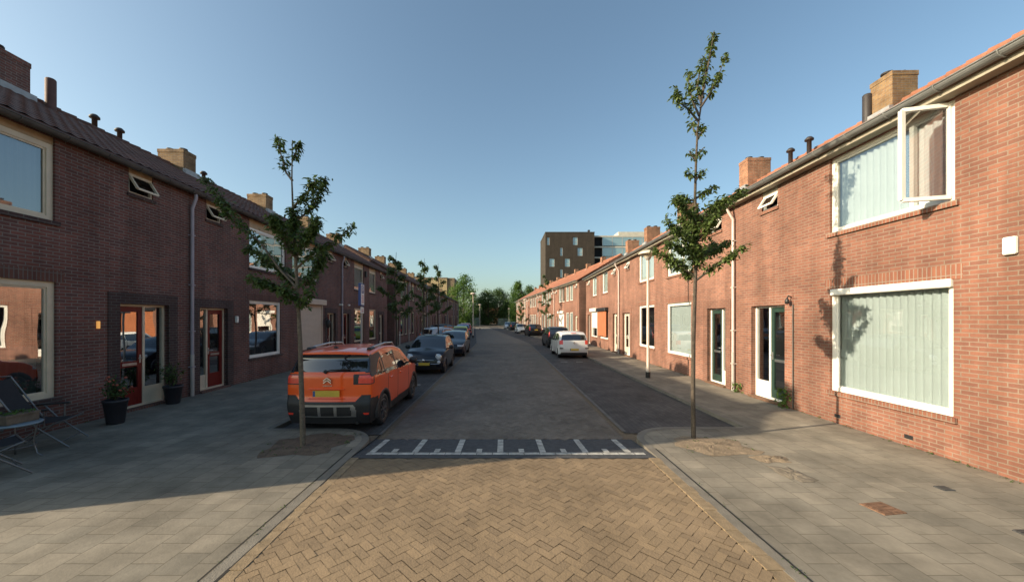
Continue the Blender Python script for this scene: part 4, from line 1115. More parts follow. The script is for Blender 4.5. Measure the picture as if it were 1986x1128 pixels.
# ------------------------------------------------------------------ trees
def leaf(vs,fs,tn,p,size,r,droop=.5,lum=None):
    az=r.uniform(0,6.283); el=r.uniform(-1.0,.35)*1.0-droop*.3
    d=Vector((math.cos(az)*math.cos(el),math.sin(az)*math.cos(el),math.sin(el)))
    s=d.cross(Vector((0,0,1))).normalized(); rl=r.uniform(-.7,.7); n=s.cross(d); s=(s*math.cos(rl)+n*math.sin(rl)); n=s.cross(d)
    l=size*r.uniform(.7,1.25); w=l*.22
    o=len(vs); c=p+d*l*.5+n*l*.06
    vs+= [p,c+s*w-n*l*.05,p+d*l-n*l*.08,c-s*w-n*l*.05,c]
    fs+= [(o,o+1,o+4),(o+1,o+2,o+4),(o+2,o+3,o+4),(o+3,o,o+4)]
    t=r.random() if lum is None else lum
    tn+= [t]*4
def young_tree(label,base,trunk,branches,leaf_mat,nleaf,size,rad,seed,group='young street trees',trunk_r=.047,bark='bark'):
    """trunk and branches: lists of world points"""
    r=random.Random(seed); root=thing('street_tree',label,'tree',base,0,group); b0=Vector(base)
    t=MB(); pts=[Vector(p)-b0 for p in trunk]; n=len(pts)
    t.tube(pts,[trunk_r*(1-.85*(i/(n-1))**1.0) for i in range(n)],8)
    t.build('trunk',bark,root)
    bm_=MB()
    vs=[];fs=[];tn=[]
    allb=[]
    for br in branches:
        q=[Vector(p)-b0 for p in br[0]]; 
        bm_.tube(q,[.022*(1-.8*i/(len(q)-1)) for i in range(len(q))],5); allb.append((q,br[1],br[2]))
    def along(q,t):
        L_=[(q[i+1]-q[i]).length for i in range(len(q)-1)]; T=sum(L_)*t
        for i,l in enumerate(L_):
            if T<=l or i==len(L_)-1: return q[i].lerp(q[i+1],min(1,T/l))
            T-=l
    tw=MB()
    for q,cnt,rr in allb:
        ntw=max(3,int(cnt*3.0)//9)
        for k in range(ntw):
            tt=r.uniform(.15,1)**.8; p=along(q,tt)
            rad_=rr*(1.15-.6*tt)
            d=Vector((r.gauss(0,1),r.gauss(0,1),r.gauss(.15,.8))).normalized()*rad_*r.uniform(.3,1.2)
            e=p+d; tw.tube([p,p+d*.5+Vector((0,0,.02)),e],[.006,.005,.003],3)
            lum=r.random()
            for m in range(9):
                f=r.uniform(.2,1.1); pp=p+d*f+Vector((r.gauss(0,.03),r.gauss(0,.03),r.gauss(0,.03)))
                leaf(vs,fs,tn,pp,size,r,lum=min(1,max(0,lum*.6+r.random()*.4)))
    bm_.add(tw.v,tw.f,0,True); bm_.build('branches',bark,root)
    mb=MB(); mb.add(vs,fs,0,False); mb.build('crown',leaf_mat,root,tones=tn)
    return root
def br(pts,Y,dy,cnt,rad):
    n=len(pts); cnt=int(cnt*(1.25 if pts[0][1]>=380 else .85)); rad=rad*(1.12 if pts[0][1]>=380 else 1.0)
    return ([P(u,v,Y+dy*i/(n-1)) for i,(u,v) in enumerate(pts)],cnt,rad)
Y1=6.30
tl=[P(588,868,Y1)]; tl[0].z=PV-.02
tl+=[P(u,v,Y1) for u,v in ((585,760),(582,660),(578,580),(574,510),(569,430),(566,350),(567,272))]
BL_=[br([(578,560),(545,525),(505,470),(470,440),(440,410),(420,375),(396,346)],Y1,.5,170,.13),
 br([(577,570),(545,560),(512,550),(484,536)],Y1,-.4,110,.13),
 br([(575,520),(610,490),(645,470),(668,452),(688,436)],Y1,-.3,75,.10),
 br([(572,430),(592,415),(610,395),(622,365),(630,345)],Y1,.3,110,.10),
 br([(570,400),(590,380),(604,362),(612,348)],Y1,-.35,60,.09),
 br([(567,350),(555,335),(545,300),(537,266)],Y1,.2,70,.085),
 br([(567,310),(574,295),(580,275)],Y1,-.1,40,.07),
 br([(575,545),(540,520),(515,500),(480,480)],Y1,.6,150,.15),
 br([(576,560),(600,540),(618,515),(628,490)],Y1,.4,160,.14),
 br([(574,500),(556,480),(540,445),(530,420)],Y1,-.5,130,.13),
 br([(574,500),(590,470),(606,445),(618,420)],Y1,-.5,140,.13),
 br([(578,590),(560,575),(545,560)],Y1,-.3,60,.12),br([(578,600),(592,580),(604,560)],Y1,-.2,50,.1),
 br([(573,520),(571,450),(568,400)],Y1,.0,200,.17),
 br([(574,560),(560,540),(552,520)],Y1,.5,120,.15)]
young_tree('young tree with a loose dark green crown beside the orange car',tl[0],tl,BL_,'leaf_tree',0,.092,0,11)
Y2=6.72
tr=[P(1345,858,Y2)]; tr[0].z=PV-.02
tr+=[P(u,v,Y2) for u,v in ((1344,760),(1345,660),(1348,560),(1351,460),(1348,380),(1350,310),(1353,250),(1362,190),(1374,125),(1385,60))]
BR_=[br([(1348,545),(1375,525),(1405,505),(1430,488),(1448,472)],Y2,-.3,80,.09),
 br([(1348,535),(1315,515),(1290,500),(1262,482)],Y2,.3,110,.12),
 br([(1349,500),(1325,460),(1305,440),(1290,418)],Y2,-.3,110,.13),
 br([(1350,450),(1380,420),(1405,400),(1440,368)],Y2,.3,120,.12),
 br([(1350,430),(1330,405),(1310,388)],Y2,-.4,80,.11),
 br([(1350,470),(1375,440),(1390,415)],Y2,-.5,110,.13),
 br([(1349,520),(1365,490),(1385,470)],Y2,.5,90,.13),
 br([(1348,540),(1330,525),(1318,505)],Y2,.5,100,.13),
 br([(1349,510),(1350,450),(1349,400)],Y2,0,120,.15),
 br([(1349,385),(1365,375),(1385,362)],Y2,.1,35,.07),br([(1349,390),(1330,385),(1312,380)],Y2,.1,30,.06),
 br([(1349,345),(1338,338),(1334,330)],Y2,0,18,.05),br([(1349,350),(1360,335),(1366,328)],Y2,0,22,.05),
 br([(1350,305),(1360,292),(1366,285)],Y2,0,18,.05),br([(1350,310),(1340,300),(1336,292)],Y2,0,12,.045),
 br([(1352,270),(1362,255),(1364,240)],Y2,0,26,.05),br([(1352,262),(1345,250),(1344,238)],Y2,.1,18,.05),
 br([(1354,235),(1335,212),(1318,200),(1310,168)],Y2,-.15,70,.065),
 br([(1356,225),(1345,200),(1336,170),(1336,140)],Y2,.2,60,.06),
 br([(1358,210),(1378,180),(1392,150),(1407,110)],Y2,-.15,75,.065),
 br([(1362,190),(1366,150),(1378,110),(1384,62)],Y2,.05,90,.055),
 br([(1360,200),(1352,170),(1358,135),(1366,110)],Y2,.1,60,.06)]
BR_+=[br([(1349,505),(1375,490),(1400,478),(1415,465)],Y2,.4,90,.13),br([(1349,495),(1318,480),(1295,470)],Y2,-.2,100,.14),
 br([(1349,470),(1330,440),(1322,420)],Y2,.4,90,.13),br([(1350,440),(1378,405),(1410,385)],Y2,-.2,90,.12),br([(1349,530),(1350,500),(1352,470)],Y2,-.1,110,.15)]
young_tree('tall slender young tree with a bare leader above its crown, by the sunlit right pavement',tr[0],tr,BR_,'leaf_light',0,.088,0,23,trunk_r=.042,bark='bark_dark')
def auto_tree(label,x,y,h,seed,w=1.0,mat='leaf_tree',size=.16,dens=1.0,crown0=.42):
    r=random.Random(seed); base=Vector((x,y,PV-.02))
    top=base+Vector((r.uniform(-.15,.15),0,h)); tk=[base+(top-base)*t+Vector((r.gauss(0,.03),r.gauss(0,.03),0)) for t in (0,.25,.5,.7,.85)]+[top]
    bs=[]
    for k in range(13):
        t=crown0+(.97-crown0)*k/13; p=base+(top-base)*t; az=k*2.4+r.uniform(-.4,.4); L_=w*(1.0-.75*((t-crown0)/(1-crown0)))*r.uniform(.6,1.1)
        e=p+Vector((math.cos(az)*L_,math.sin(az)*L_,L_*.65)); mid=p.lerp(e,.5)+Vector((0,0,-.06*L_))
        bs.append(([p,mid,e],int(50*dens*(.35+L_)),.2*w+.04))
    return young_tree(label,tuple(base),tk,bs,mat,0,size,0,seed,trunk_r=.05,bark='bark_dark')
auto_tree('young street tree on the left pavement, second from the camera, behind the navy car',-4.85,16.8,5.2,5,1.0)
auto_tree('young street tree on the left, third from the camera, its top against the sky',-4.5,20.9,5.6,6,.95)
auto_tree('young street tree on the left with its thin trunk before the silver car',-4.3,24.8,5.9,9,.9)
auto_tree('thin street tree on the right among far parked cars, before the orange roofs',4.75,40,7.2,14,1.1,size=.2,dens=.7,crown0=.3)
auto_tree('small street tree near the end of the far right terrace',3.0,61,5.2,15,1.1,size=.24,dens=.7,crown0=.3)
# big trees closing the street
def big_tree(label,x,y,h,w,seed,mat='leaf_far',n=2600,size=.55,spire=0,low=.12):
    r=random.Random(seed); root=thing('background_tree',label,'tree',(x,y,0),0,'trees closing the end of the street')
    t=MB(); t.tube([(0,0,0),(.1,0,h*.3),(0,.1,h*.6),(0,0,h*.9)],[.32,.25,.14,.03],7)
    for k in range(6):
        z=h*(.2+.1*k); az=k*2.4; L_=w*.42*(1-.08*k); t.tube([(0,0,z),(math.cos(az)*L_*.6,math.sin(az)*L_*.6,z+L_*.5),(math.cos(az)*L_,math.sin(az)*L_,z+L_*.9)],[.12,.07,.02],5)
    t.build('trunk','bark_dark',root)
    cl=[]
    for k in range(70):
        zf=r.uniform(low,1.0) 
        prof=(math.sin(min(1,(zf-low+.08)/(.55-low))*math.pi/2) if zf<.55 else math.cos((zf-.55)/.45*math.pi/2)**(.7 if not spire else 1.1))
        rr=w/2*prof*r.uniform(.35,1.0); az=r.uniform(0,6.283)
        cl.append((Vector((rr*math.cos(az),rr*math.sin(az),h*zf*.97)),w*r.uniform(.12,.22)*(1-.35*spire*zf),r.random()))
    vs=[];fs=[];tn=[]
    for k in range(int(n*1.9)):
        c,cr,lum=cl[r.randrange(len(cl))]
        d=Vector((r.gauss(0,1),r.gauss(0,1),r.gauss(0,1))).normalized()*cr*(r.random()**.4)
        if spire: d.z*=1.5
        leaf(vs,fs,tn,c+d,size,r,lum=min(1,max(0,lum*.7+.3*r.random())))
    mb=MB(); mb.add(vs,fs); mb.build('crown',mat,root,tones=tn)
    return root
big_tree('large bright poplar like tree behind the lamp post at the end of the left row',-11.0,104,13.8,10.0,31,'leaf_bright',4600,.55,0,.05)
big_tree('tree with a pale pointed top beside the far right terrace',4.6,112,13.2,8,32,'leaf_bright',3400,.55,1,.05)
big_tree('dark rounded tree in the middle of the street end',-4.8,122,11.5,9,33,'leaf_far',3800,.55,0,.06)
big_tree('broad dark tree behind the middle tree at the street end',-1.0,128,12.2,9,34,'leaf_far',3800,.55,0,.06)
big_tree('dark tree half hidden behind the pale pointed tree',8.6,118,12.5,7.5,35,'leaf_far',3000,.55,0,.05)
big_tree('low dark tree on the left between the poplar and the middle trees',-7.4,126,9.0,7,36,'leaf_far',2600,.55,0,.03)
big_tree('low bushy tree filling the gap near the right end of the street',1.6,120,8.0,7,37,'leaf_far',2600,.55,0,.03)
big_tree('wide tree at the far left beside the tan block',-17.5,112,9.5,9,38,'leaf_far',2800,.55,0,.05)
big_tree('small tree behind the orange roofs before the brown tower',13.5,100,11.0,6,39,'leaf_far',2000,.5,0,.1)
# ------------------------------------------------------------------ lamps and signs
def lamp(x,y,h,label):
    r=thing('street_lamp',label,'street lamp',(x,y,0),0,'street lamps')
    p=MB(); p.tube([(0,0,.02),(0,0,.45),(0,0,.5),(0,0,h-.32)],[.075,.075,.052,.042],10); p.build('pole','lamp_cream',r)
    b=MB(); b.tube([(0,0,0),(0,0,.30)],.085,10); b.build('base','black_metal',r)
    hd=MB(); hd.lathe([(.05,h-.34),(.09,h-.30),(.12,h-.24)],(0,0,0),'z',14); hd.build('collar','lamp_grey',r)
    g=MB(); g.lathe([(.12,h-.24),(.20,h-.13),(.22,h-.10)],(0,0,0),'z',14); g.build('lens','cream',r)
    c=MB(); c.lathe([(.33,h-.12),(.34,h-.09),(.26,h-.02),(.1,h+.03),(0,h+.04)],(0,0,0),'z',16); c.build('hood','lamp_cream',r)
    return r
lamp(5.36,13.7,4.75,'pale street lamp standing on the right pavement nearest the camera')
lamp(-3.5,43.8,5.3,'street lamp rising against the poplar at the left of the far carriageway')
lamp(-4.8,78,5.3,'smaller looking street lamp in the middle of the far street end')
lamp(1.75,104,5.2,'street lamp before the dark trees at the right of the street end')
lamp(3.6,60,5.4,'street lamp in front of the far right terrace')
r=thing('parking_sign','blue and white parking sign with small plate on a grey pole on the left pavement','sign',(-4.95,13.0,PV),R(187))
m=MB(); m.tube([(0,0,0),(0,0,3.45)],.03,10); m.build('pole','lamp_grey',r)
m=MB(); m.bbox(-.045,.045,-.24,.24,2.62,3.40,.012); o=m.build('sign_board','sign_blue',r)
m=MB(); m.box(-.0475,-.0455,-.205,.235,2.66,3.36); m.build('sign_face','sign_white',o)
m=MB(); x=-.0495
def q(y0,y1,z0,z1): m.add([(x,y0,z0),(x,y1,z0),(x,y1,z1),(x,y0,z1)],[(3,2,1,0)])
q(-.14,.17,3.06,3.32); m.build('blue_square','sign_blue',o)
m=MB(); x=-.0515; q(.055,.095,3.09,3.29); q(-.06,.055,3.25,3.29); q(-.06,-.02,3.19,3.25); q(-.06,.055,3.16,3.19); m.build('letter','sign_white',o)
m=MB(); x=-.0495
for k in range(4): q(-.14,.17-.05*(k%2),2.74+.07*k,2.775+.07*k)
m.build('text_rows','sign_pink',o)
m=MB(); m.bbox(-.04,-.01,-.2,.2,2.36,2.58,.01); o=m.build('sub_plate','sign_white',r)
m=MB(); x=-.042; q(-.12,.12,2.42,2.46); q(-.1,.1,2.49,2.52); m.build('text_rows','sign_pink',o)
# bollard at alley
r=thing('bollard','short pale post at the alley between the left terraces','bollard',(-8.3,29.9,PV)); m=MB(); m.tube([(0,0,0),(0,0,1.1)],[.06,.055],10); m.lathe([(.055,1.1),(.04,1.15),(0,1.16)],(0,0,0),'z',10); m.build('post','lamp_grey',r); m=MB(); m.lathe([(.062,.85),(.062,.95)],(0,0,0),'z',10); m.build('band','sign_white',r)
# ------------------------------------------------------------------ pots, chairs, table on the left pavement
def pot_plant(loc,label,seed,hp=.52,rp=.22,flowers=0,spread=.3,hplant=.6):
    r=random.Random(seed); root=thing('potted_plant',label,'plant',loc)
    m=MB(); m.lathe([(0,0),(rp*.68,0),(rp*.72,.02),(rp*.98,hp-.06),(rp*1.05,hp-.05),(rp*1.05,hp),(rp*.92,hp),(rp*.9,hp-.05),(0,hp-.05)],(0,0,0),'z',20); m.build('pot','pot_black',root)
    vs=[];fs=[];tn=[];st=MB();fl=MB()
    for k in range(26):
        az=r.uniform(0,6.28); L_=r.uniform(.3,1)*spread; hh=hp+hplant*r.uniform(.35,1)
        st.tube([(0,0,hp-.05),(math.cos(az)*L_*.4,math.sin(az)*L_*.4,hp+(hh-hp)*.6),(math.cos(az)*L_,math.sin(az)*L_,hh)],[.006,.005,.003],4)
        for q_ in range(12):
            t=r.uniform(.3,1); p=Vector((math.cos(az)*L_*t,math.sin(az)*L_*t,hp+(hh-hp)*t))+Vector((r.gauss(0,.04),r.gauss(0,.04),r.gauss(0,.03))); leaf(vs,fs,tn,p,.085,r)
        if r.random()<flowers:
            fl.lathe([(0,-.02),(.022,-.01),(.028,.01),(.012,.025),(0,.02)],(math.cos(az)*L_,math.sin(az)*L_,hh),'z',7)
    st.build('stems','bark_dark',root); mb=MB(); mb.add(vs,fs)
    if flowers:
        mb.add(fl.v,fl.f,1,True); tn=tn+[.5]*len(fl.f)
    mb.build('foliage',['leaf_tree','flower_red'],root,tones=tn)
    return root
pot_plant((-8.05,7.72,PV),'black pot with a red flowering bush in front of the near red door',41,.50,.195,.4,.34,.55)
pot_plant((-8.48,9.55,PV),'black pot with a leafy shrub between the near red door and the drainpipe',42,.46,.20,0,.32,.6)
def weed(loc,label,seed,h=.35,n=60):
    r=random.Random(seed); vs=[];fs=[];tn=[]; mb=MB()
    for k in range(n): leaf(vs,fs,tn,Vector((r.gauss(0,.07),r.gauss(0,.07),r.uniform(.0,h))),.12,r)
    mb.add(vs,fs); o=mb.build('weed_plant','leaf_bright',tones=tn); o.location=loc; tag(o,label,'plant'); return o
weed((6.93,11.0,PV),'clump of green weeds at the foot of the right drainpipe',51,.3)
weed((6.86,9.1,PV),'small green shrub beside the glass door on the right',52,.5,90)
# weeds in the joints along walls, kerbs and tree pits
rw=random.Random(77); vs=[];fs=[];tn=[]
def tuft(x,y,h):
    for k in range(rw.randint(4,9)): leaf(vs,fs,tn,Vector((x+rw.gauss(0,.025),y+rw.gauss(0,.025),PV+rw.uniform(0,h*.5))),h,rw,droop=-1.2)
for k in range(150):
    y=rw.uniform(4.8,26); tuft(6.8+.0208*y-rw.uniform(.01,.07),y,rw.uniform(.02,.055))
for k in range(90):
    y=rw.uniform(5,22); tuft(-8.6-.0208*y+rw.uniform(.01,.06),y,rw.uniform(.02,.05))
for k in range(40): tuft(-3.35+rw.uniform(-.7,.7),6.42+rw.uniform(-.6,.6),rw.uniform(.02,.05))
for k in range(34): tuft(3.62+rw.uniform(-.6,.6),6.4+rw.uniform(-.42,.42),rw.uniform(.02,.05))
for k in range(50): tuft(rw.choice((KL-.13,KR+.13)),rw.uniform(1.8,6.4),rw.uniform(.012,.03))
mb=MB(); mb.add(vs,fs); mb.build('weeds','leaf_tree',tones=tn)['kind']='stuff'
def chair(loc,rz,label):
    root=thing('folding_chair',label,'chair',loc,rz,'folding chairs outside the near left house')
    # local: x = facing direction, seat 0.42 high
    W=.29
    m=MB(); n=10; vs=[];fs=[]
    for i in range(n+1):
        t=i/n
        for s in (-1,1): vs.append((-.20-.36*t-.03*math.sin(t*3.1),s*(W-.03),.46+.70*t))
    for i in range(n): fs.append((2*i,2*i+1,2*i+3,2*i+2))
    m.add(vs,fs,0,True); m.build('backrest','sling_black',root)
    m=MB(); vs=[];fs=[]
    for i in range(n+1):
        t=i/n
        for s in (-1,1): vs.append((.30-.50*t,s*(W-.03),.47-.03*math.sin(t*3.14)))
    for i in range(n): fs.append((2*i,2*i+2,2*i+3,2*i+1))
    m.add(vs,fs,0,True); m.build('seat','sling_black',root)
    for s in (-1,1):
        m=MB(); m.tube([(-.18,s*W,.42),(-.38,s*W,.80),(-.58,s*W,1.19)],.013,7); m.build('back_tube','alu_frame',root)
        m=MB(); m.tube([(.36,s*(W+.03),.02),(-.02,s*(W+.03),.40),(-.20,s*(W+.03),.66)],.013,7); m.build('leg','alu_frame',root)
        m=MB(); m.tube([(-.42,s*(W-.0),.02),(0,s*W,.36),(.30,s*W,.47)],.013,7); m.build('leg','alu_frame',root)
        m=MB(); m.bbox(-.42,.12,s*(W+.03)-.025,s*(W+.03)+.025,.655,.685,.008); m.build('armrest','black_plastic',root)
        m=MB(); m.tube([(.06,s*(W+.02),.66),(.06,s*W,.40)],.011,6); m.build('arm_post','alu_frame',root)
    m=MB(); m.tube([(-.58,-W,1.19),(-.60,0,1.215),(-.58,W,1.19)],.013,7); m.build('top_bar','alu_frame',root)
    m=MB(); m.tube([(.26,-W-.03,.12),(.26,W+.03,.12)],.011,6); m.tube([(-.33,-W,.10),(-.33,W,.10)],.011,6); m.tube([(.30,-W,.47),(.30,W,.47)],.013,6); m.build('cross_bar','alu_frame',root)
    return root
chair((-7.75,6.35,PV),R(28),'black folding sling chair with grey tube frame below the near left window')
chair((-7.05,5.05,PV),R(60),'folding chair with a pale blue frame cut by the left edge of the photo')
# small metal stand with planter
r=thing('side_table','small round metal table with bent tube legs beside the folding chair','table',(-7.55,5.75,PV))
m=MB(); m.lathe([(0,.53),(.27,.53),(.285,.54),(.285,.56),(.27,.565),(0,.565)],(0,0,0),'z',24); m.build('table_top','alu_blue',r)
for k in range(3):
    a=k*2.094+.4; m=MB(); m.tube([(math.cos(a)*.24,math.sin(a)*.24,.53),(math.cos(a)*.20,math.sin(a)*.20,.25),(math.cos(a)*.24,math.sin(a)*.24,.06),(math.cos(a)*.30,math.sin(a)*.30,.015)],.012,6); m.build('leg','alu_frame',r)
m=MB(); m.tube([(math.cos(t*.3142)*.21,math.sin(t*.3142)*.21,.2) for t in range(21)],.008,5); m.build('ring','alu_frame',r)
r=thing('planter_box','wooden planter box with small green plants on the metal table','planter',(-7.55,5.75,PV+.567))
m=MB(); m.bbox(-.13,.13,-.2,.2,0,.14,.006); m.bbox(-.14,.14,-.21,.21,.11,.145,.004); m.build('box','planter_wood',r)
rr=random.Random(4); vs=[];fs=[];tn=[]
for k in range(130): leaf(vs,fs,tn,Vector((rr.uniform(-.11,.11),rr.uniform(-.18,.18),.13+rr.random()*.06)),.06,rr)
m=MB(); m.add(vs,fs); m.build('foliage','leaf_bright',r,tones=tn)
# ------------------------------------------------------------------ background buildings
r=thing('apartment_tower','dark brown brick apartment tower with scattered windows behind the right houses','building',(12.2,106,0))
ZT=26.8; Wt=14.0
wins=[]
for (u0,u1,v0,v1) in ((1061,1066,460,475),(1111,1120.5,459.5,475),(1086.5,1091.5,480,496),(1120,1130,480,496),(1065.5,1075.5,501,517),(1095.5,1105.5,501,517),(1086.5,1091.5,522,538),(1068,1073,543,558),(1112,1121,543,558)):
    x0=(u0-CX)*106/F-12.2; x1=(u1-CX)*106/F-12.2; wins.append((x0,x1,2.25+(CY-v1)*106/F,2.25+(CY-v0)*106/F))
xs=sorted({0,Wt,*[w[0] for w in wins],*[w[1] for w in wins]}); zs=sorted({0,ZT,*[w[2] for w in wins],*[w[3] for w in wins]})
m=MB()
for i in range(len(xs)-1):
    for j in range(len(zs)-1):
        cx,cz=(xs[i]+xs[i+1])/2,(zs[j]+zs[j+1])/2
        if any(w[0]<cx<w[1] and w[2]<cz<w[3] for w in wins): continue
        m.add([(xs[i],0,zs[j]),(xs[i+1],0,zs[j]),(xs[i+1],0,zs[j+1]),(xs[i],0,zs[j+1])],[(0,1,2,3)])
for a,b,c,d in wins: m.add([(a,0,c),(b,0,c),(b,.3,c),(a,.3,c),(a,0,d),(b,0,d),(b,.3,d),(a,.3,d)],[(0,1,2,3),(4,7,6,5),(0,3,7,4),(1,5,6,2)])
m.add([(0,0,0),(0,14,0),(0,14,ZT),(0,0,ZT)],[(3,2,1,0)]); m.add([(Wt,0,0),(Wt,14,0),(Wt,14,ZT),(Wt,0,ZT)],[(0,1,2,3)]); m.add([(0,0,ZT),(Wt,0,ZT),(Wt,14,ZT),(0,14,ZT)],[(0,1,2,3)]); m.add([(0,14,0),(Wt,14,0),(Wt,14,ZT),(0,14,ZT)],[(3,2,1,0)])
m.build('wall','tower_brick',r)
for a,b,c,d in wins:
    m=MB(); e=.09
    m.box(a,a+e,.18,.26,c,d); m.box(b-e,b,.18,.26,c,d); m.box(a+e,b-e,.18,.26,c,c+e); m.box(a+e,b-e,.18,.26,d-e,d); zc=c+(d-c)*.38; m.box(a+e,b-e,.19,.25,zc-.05,zc+.05); w=m.build('window','lamp_grey',r)
    m=MB(); m.add([(a,.22,c),(b,.22,c),(b,.22,d),(a,.22,d)],[(0,1,2,3)]); m.build('pane','tower_glass',w)
m=MB(); m.box(-.08,Wt+.08,-.08,14,ZT+.002,ZT+.25); m.build('roof_edge','gutter_dark',r)
m=MB(); m.box(12.6,13.2,2,2.6,ZT+.25,ZT+1.3); m.build('roof_vent','flue_dark',r)
r=thing('glass_block','balcony block with glass fronts and pale floor bands adjoining the brown tower','building',(26.3,108,0))
for k in range(9):
    zt=26.4-3.08*k; 
    if zt<6: break
    m=MB(); m.box(0,21,-.15,1,zt-.42,zt); m.build('floor_band','concrete_pale',r)
    m=MB(); m.box(2.6,21,-.06,.0,zt-2.9,zt-.43); m.build('balcony_glass','tower_glass',r)
    m=MB(); m.box(0,2.5,.7,.8,zt-2.9,zt-.43); m.build('loggia','dark_room',r)
    for q_ in range(7):
        m=MB(); m.box(2.6+q_*2.9,2.72+q_*2.9,-.10,-.06,zt-2.9,zt-.43); m.build('mullion','lamp_grey',r)
m=MB(); m.box(0,21,1,14,0,26.3); m.build('wall','tower_brick',r)
m=MB(); m.box(8,21,2,10,26.5,28.0); m.build('penthouse','concrete_pale',r)
r=thing('office_block','low tan flat roofed block behind the left terrace beside the poplar','building',(-30,112,0))
m=MB(); m.box(0,13.2,0,10,0,14.4); m.build('wall','panel_yellow',r); m=MB(); m.box(13.2,15.4,.3,10,0,14.6); m.build('stair_wall','panel_brown',r); m=MB(); m.box(-.1,13.3,-.1,10,14.402,14.7); m.build('roof_edge','panel_brown',r)
for k,(a,b,c,d) in enumerate(((11.0,12.0,5.6,7.4),(4.6,6.4,11.2,12.8),(8.0,9.0,8.6,10.4))):
    m=MB(); e=.1; m.box(a,a+e,-.06,-.002,c,d); m.box(b-e,b,-.06,-.002,c,d); m.box(a+e,b-e,-.06,-.002,c,c+e); m.box(a+e,b-e,-.06,-.002,d-e,d); w=m.build('window','white_paint',r)
    m=MB(); m.add([(a+e,-.02,c+e),(b-e,-.02,c+e),(b-e,-.02,d-e),(a+e,-.02,d-e)],[(0,1,2,3)]); m.build('pane','tower_glass',w)
# bridge parapet and fence at the street end
r=thing('parapet','low concrete parapet with green railing panels across the street end','railing',(-17,112.6,0))
m=MB(); m.box(0,7.4,0,.3,1.05,1.3); m.box(0,7.4,0,.3,0,.22); m.build('rail','concrete',r)
for k in range(19): 
    m=MB(); m.box(.1+k*.39,.38+k*.39,.08,.2,.222,1.048); m.build('panel','rail_green',r)
for k in range(3):
    m=MB(); m.box(k*3.6-.1,k*3.6+.2,-.06,.36,0,1.45); m.build('post','concrete',r)
def fence(x0,x1,y,h,label):
    r=thing('fence',label,'fence',(x0,y,0)); n=int((x1-x0)/2.2)+1
    for k in range(n+1):
        m=MB(); xx=(x1-x0)*k/n; m.box(xx-.05,xx+.05,-.05,.05,0,h+.08); m.build('post','gutter_dark',r)
    m=MB(); N_=int((x1-x0)/.24)
    for k in range(N_): m.box(k*.24+.02,k*.24+.2,.06,.09,.1,h)
    m.box(0,x1-x0,.02,.055,h*.3,h*.3+.08); m.box(0,x1-x0,.02,.055,h*.85,h*.85+.08); m.build('boards','rail_green',r)
fence(-22,-7.2,117,2.6,'grey green board fence under the poplar at the street end'); fence(-1.6,9,117,2.4,'grey green board fence at the right of the street end')
for (x,y,w,h,l) in ((-6.6,140,5,6.5,'small brick house glimpsed between the dark trees, left of the path'),(-2.2,141,3.4,6.5,'small brick house glimpsed between the dark trees, right of the path')):
    r=thing('brick_house',l,'house',(x,y,0)); m=MB(); m.box(0,w,0,6,0,h-2); m.build('wall','brick_right',r)
    m=MB(); m.add([(-.2,-.3,h-2.1),(w+.2,-.3,h-2.1),(w+.2,3,h),(-.2,3,h),(-.2,6.3,h-2.1),(w+.2,6.3,h-2.1)],[(0,1,2,3),(3,2,5,4),(0,3,4),(1,5,2)]); m.build('roof','roof_orange',r)
    m=MB(); m.box(w*.4,w*.65,-.05,-.002,1,2.6); w_=m.build('window','white_paint',r); m=MB(); m.box(w*.43,w*.62,-.06,-.051,1.1,2.5); m.build('pane','tower_glass',w_)
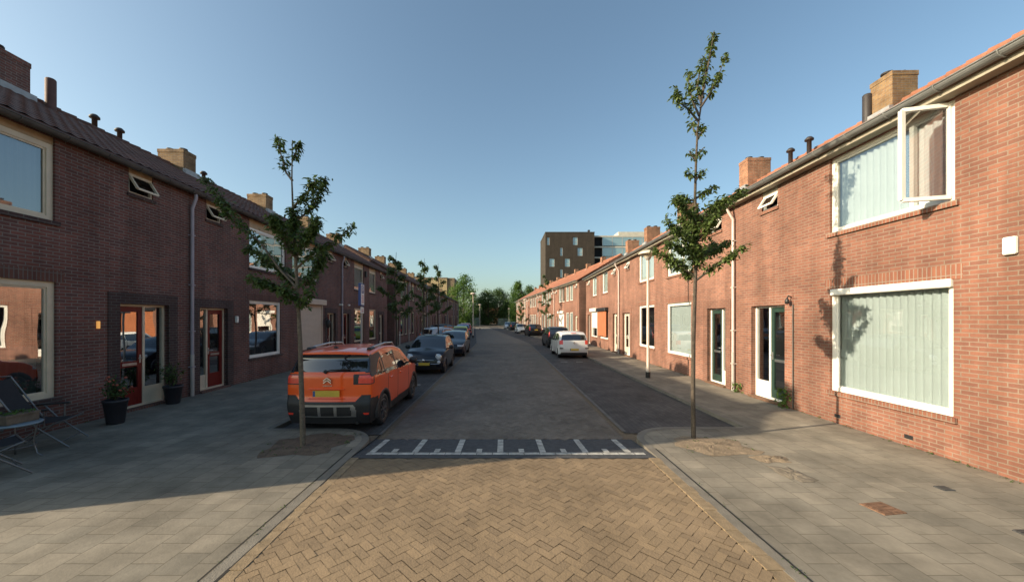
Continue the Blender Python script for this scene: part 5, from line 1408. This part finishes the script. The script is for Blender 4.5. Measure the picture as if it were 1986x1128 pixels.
# gate posts by the right
r=thing('dish_antenna','dark satellite dish on the wall of the far right terrace','satellite dish',(5.05,48.5,3.4)); 
m=MB(); m.lathe([(0,.10),(.2,.06),(.36,-.03),(.38,-.05)],(-.45,0,0),'x',16); m.build('dish','black_metal',r); m=MB(); m.tube([(.35,0,-.1),(-.1,0,-.15),(-.38,0,0)],.025,6); m.build('arm','black_metal',r)

# ------------------------------------------------------------------ light, sky, camera
SUN_EL=R(22.7); ax,ay=1.0,.285
azv=math.atan2(-ax,-ay)   # compass azimuth of the sun, clockwise from +Y
w=bpy.data.worlds.new('World'); scene.world=w; w.use_nodes=True; nt=w.node_tree
bg=nt.nodes['Background']; sk=nt.nodes.new('ShaderNodeTexSky'); sk.sky_type='NISHITA'; sk.sun_disc=False
sk.sun_elevation=SUN_EL; sk.sun_rotation=azv%(2*math.pi); sk.air_density=1.0; sk.dust_density=2.5; sk.ozone_density=.6; sk.altitude=0
tn_=nt.nodes.new('ShaderNodeVectorMath'); tn_.operation='MULTIPLY'; tn_.inputs[1].default_value=(.95,1.07,1.04); nt.links.new(sk.outputs['Color'],tn_.inputs[0]); nt.links.new(tn_.outputs[0],bg.inputs['Color']); bg.inputs['Strength'].default_value=.10
sd=bpy.data.lights.new('sun','SUN'); sd.energy=4.2; sd.angle=R(.5); sd.color=(1,.83,.60)
so=bpy.data.objects.new('sun',sd); COL.objects.link(so); so.location=(-30,-10,30)
d=Vector((ax,ay,0)).normalized(); d=Vector((d.x*math.cos(SUN_EL),d.y*math.cos(SUN_EL),-math.sin(SUN_EL)))
so.rotation_euler=d.to_track_quat('-Z','Y').to_euler()
cd=bpy.data.cameras.new('camera'); co=bpy.data.objects.new('camera',cd); COL.objects.link(co); scene.camera=co
co.location=(0,0,CAMZ); co.rotation_euler=(R(90),0,0)
cd.sensor_width=36; cd.sensor_fit='HORIZONTAL'; cd.lens=36*F/1986; cd.shift_x=(993-CX)/1986; cd.shift_y=(CY-564)/1986
cd.clip_start=.05; cd.clip_end=2000
vs_=scene.view_settings; vs_.view_transform='Standard'; vs_.look='None'; vs_.gamma=1; vs_.exposure=0.95; vs_.use_curve_mapping=False
scene.cycles.max_bounces=8; scene.cycles.transparent_max_bounces=12; scene.cycles.caustics_reflective=False; scene.cycles.caustics_refractive=False
scene.cycles.sample_clamp_indirect=6
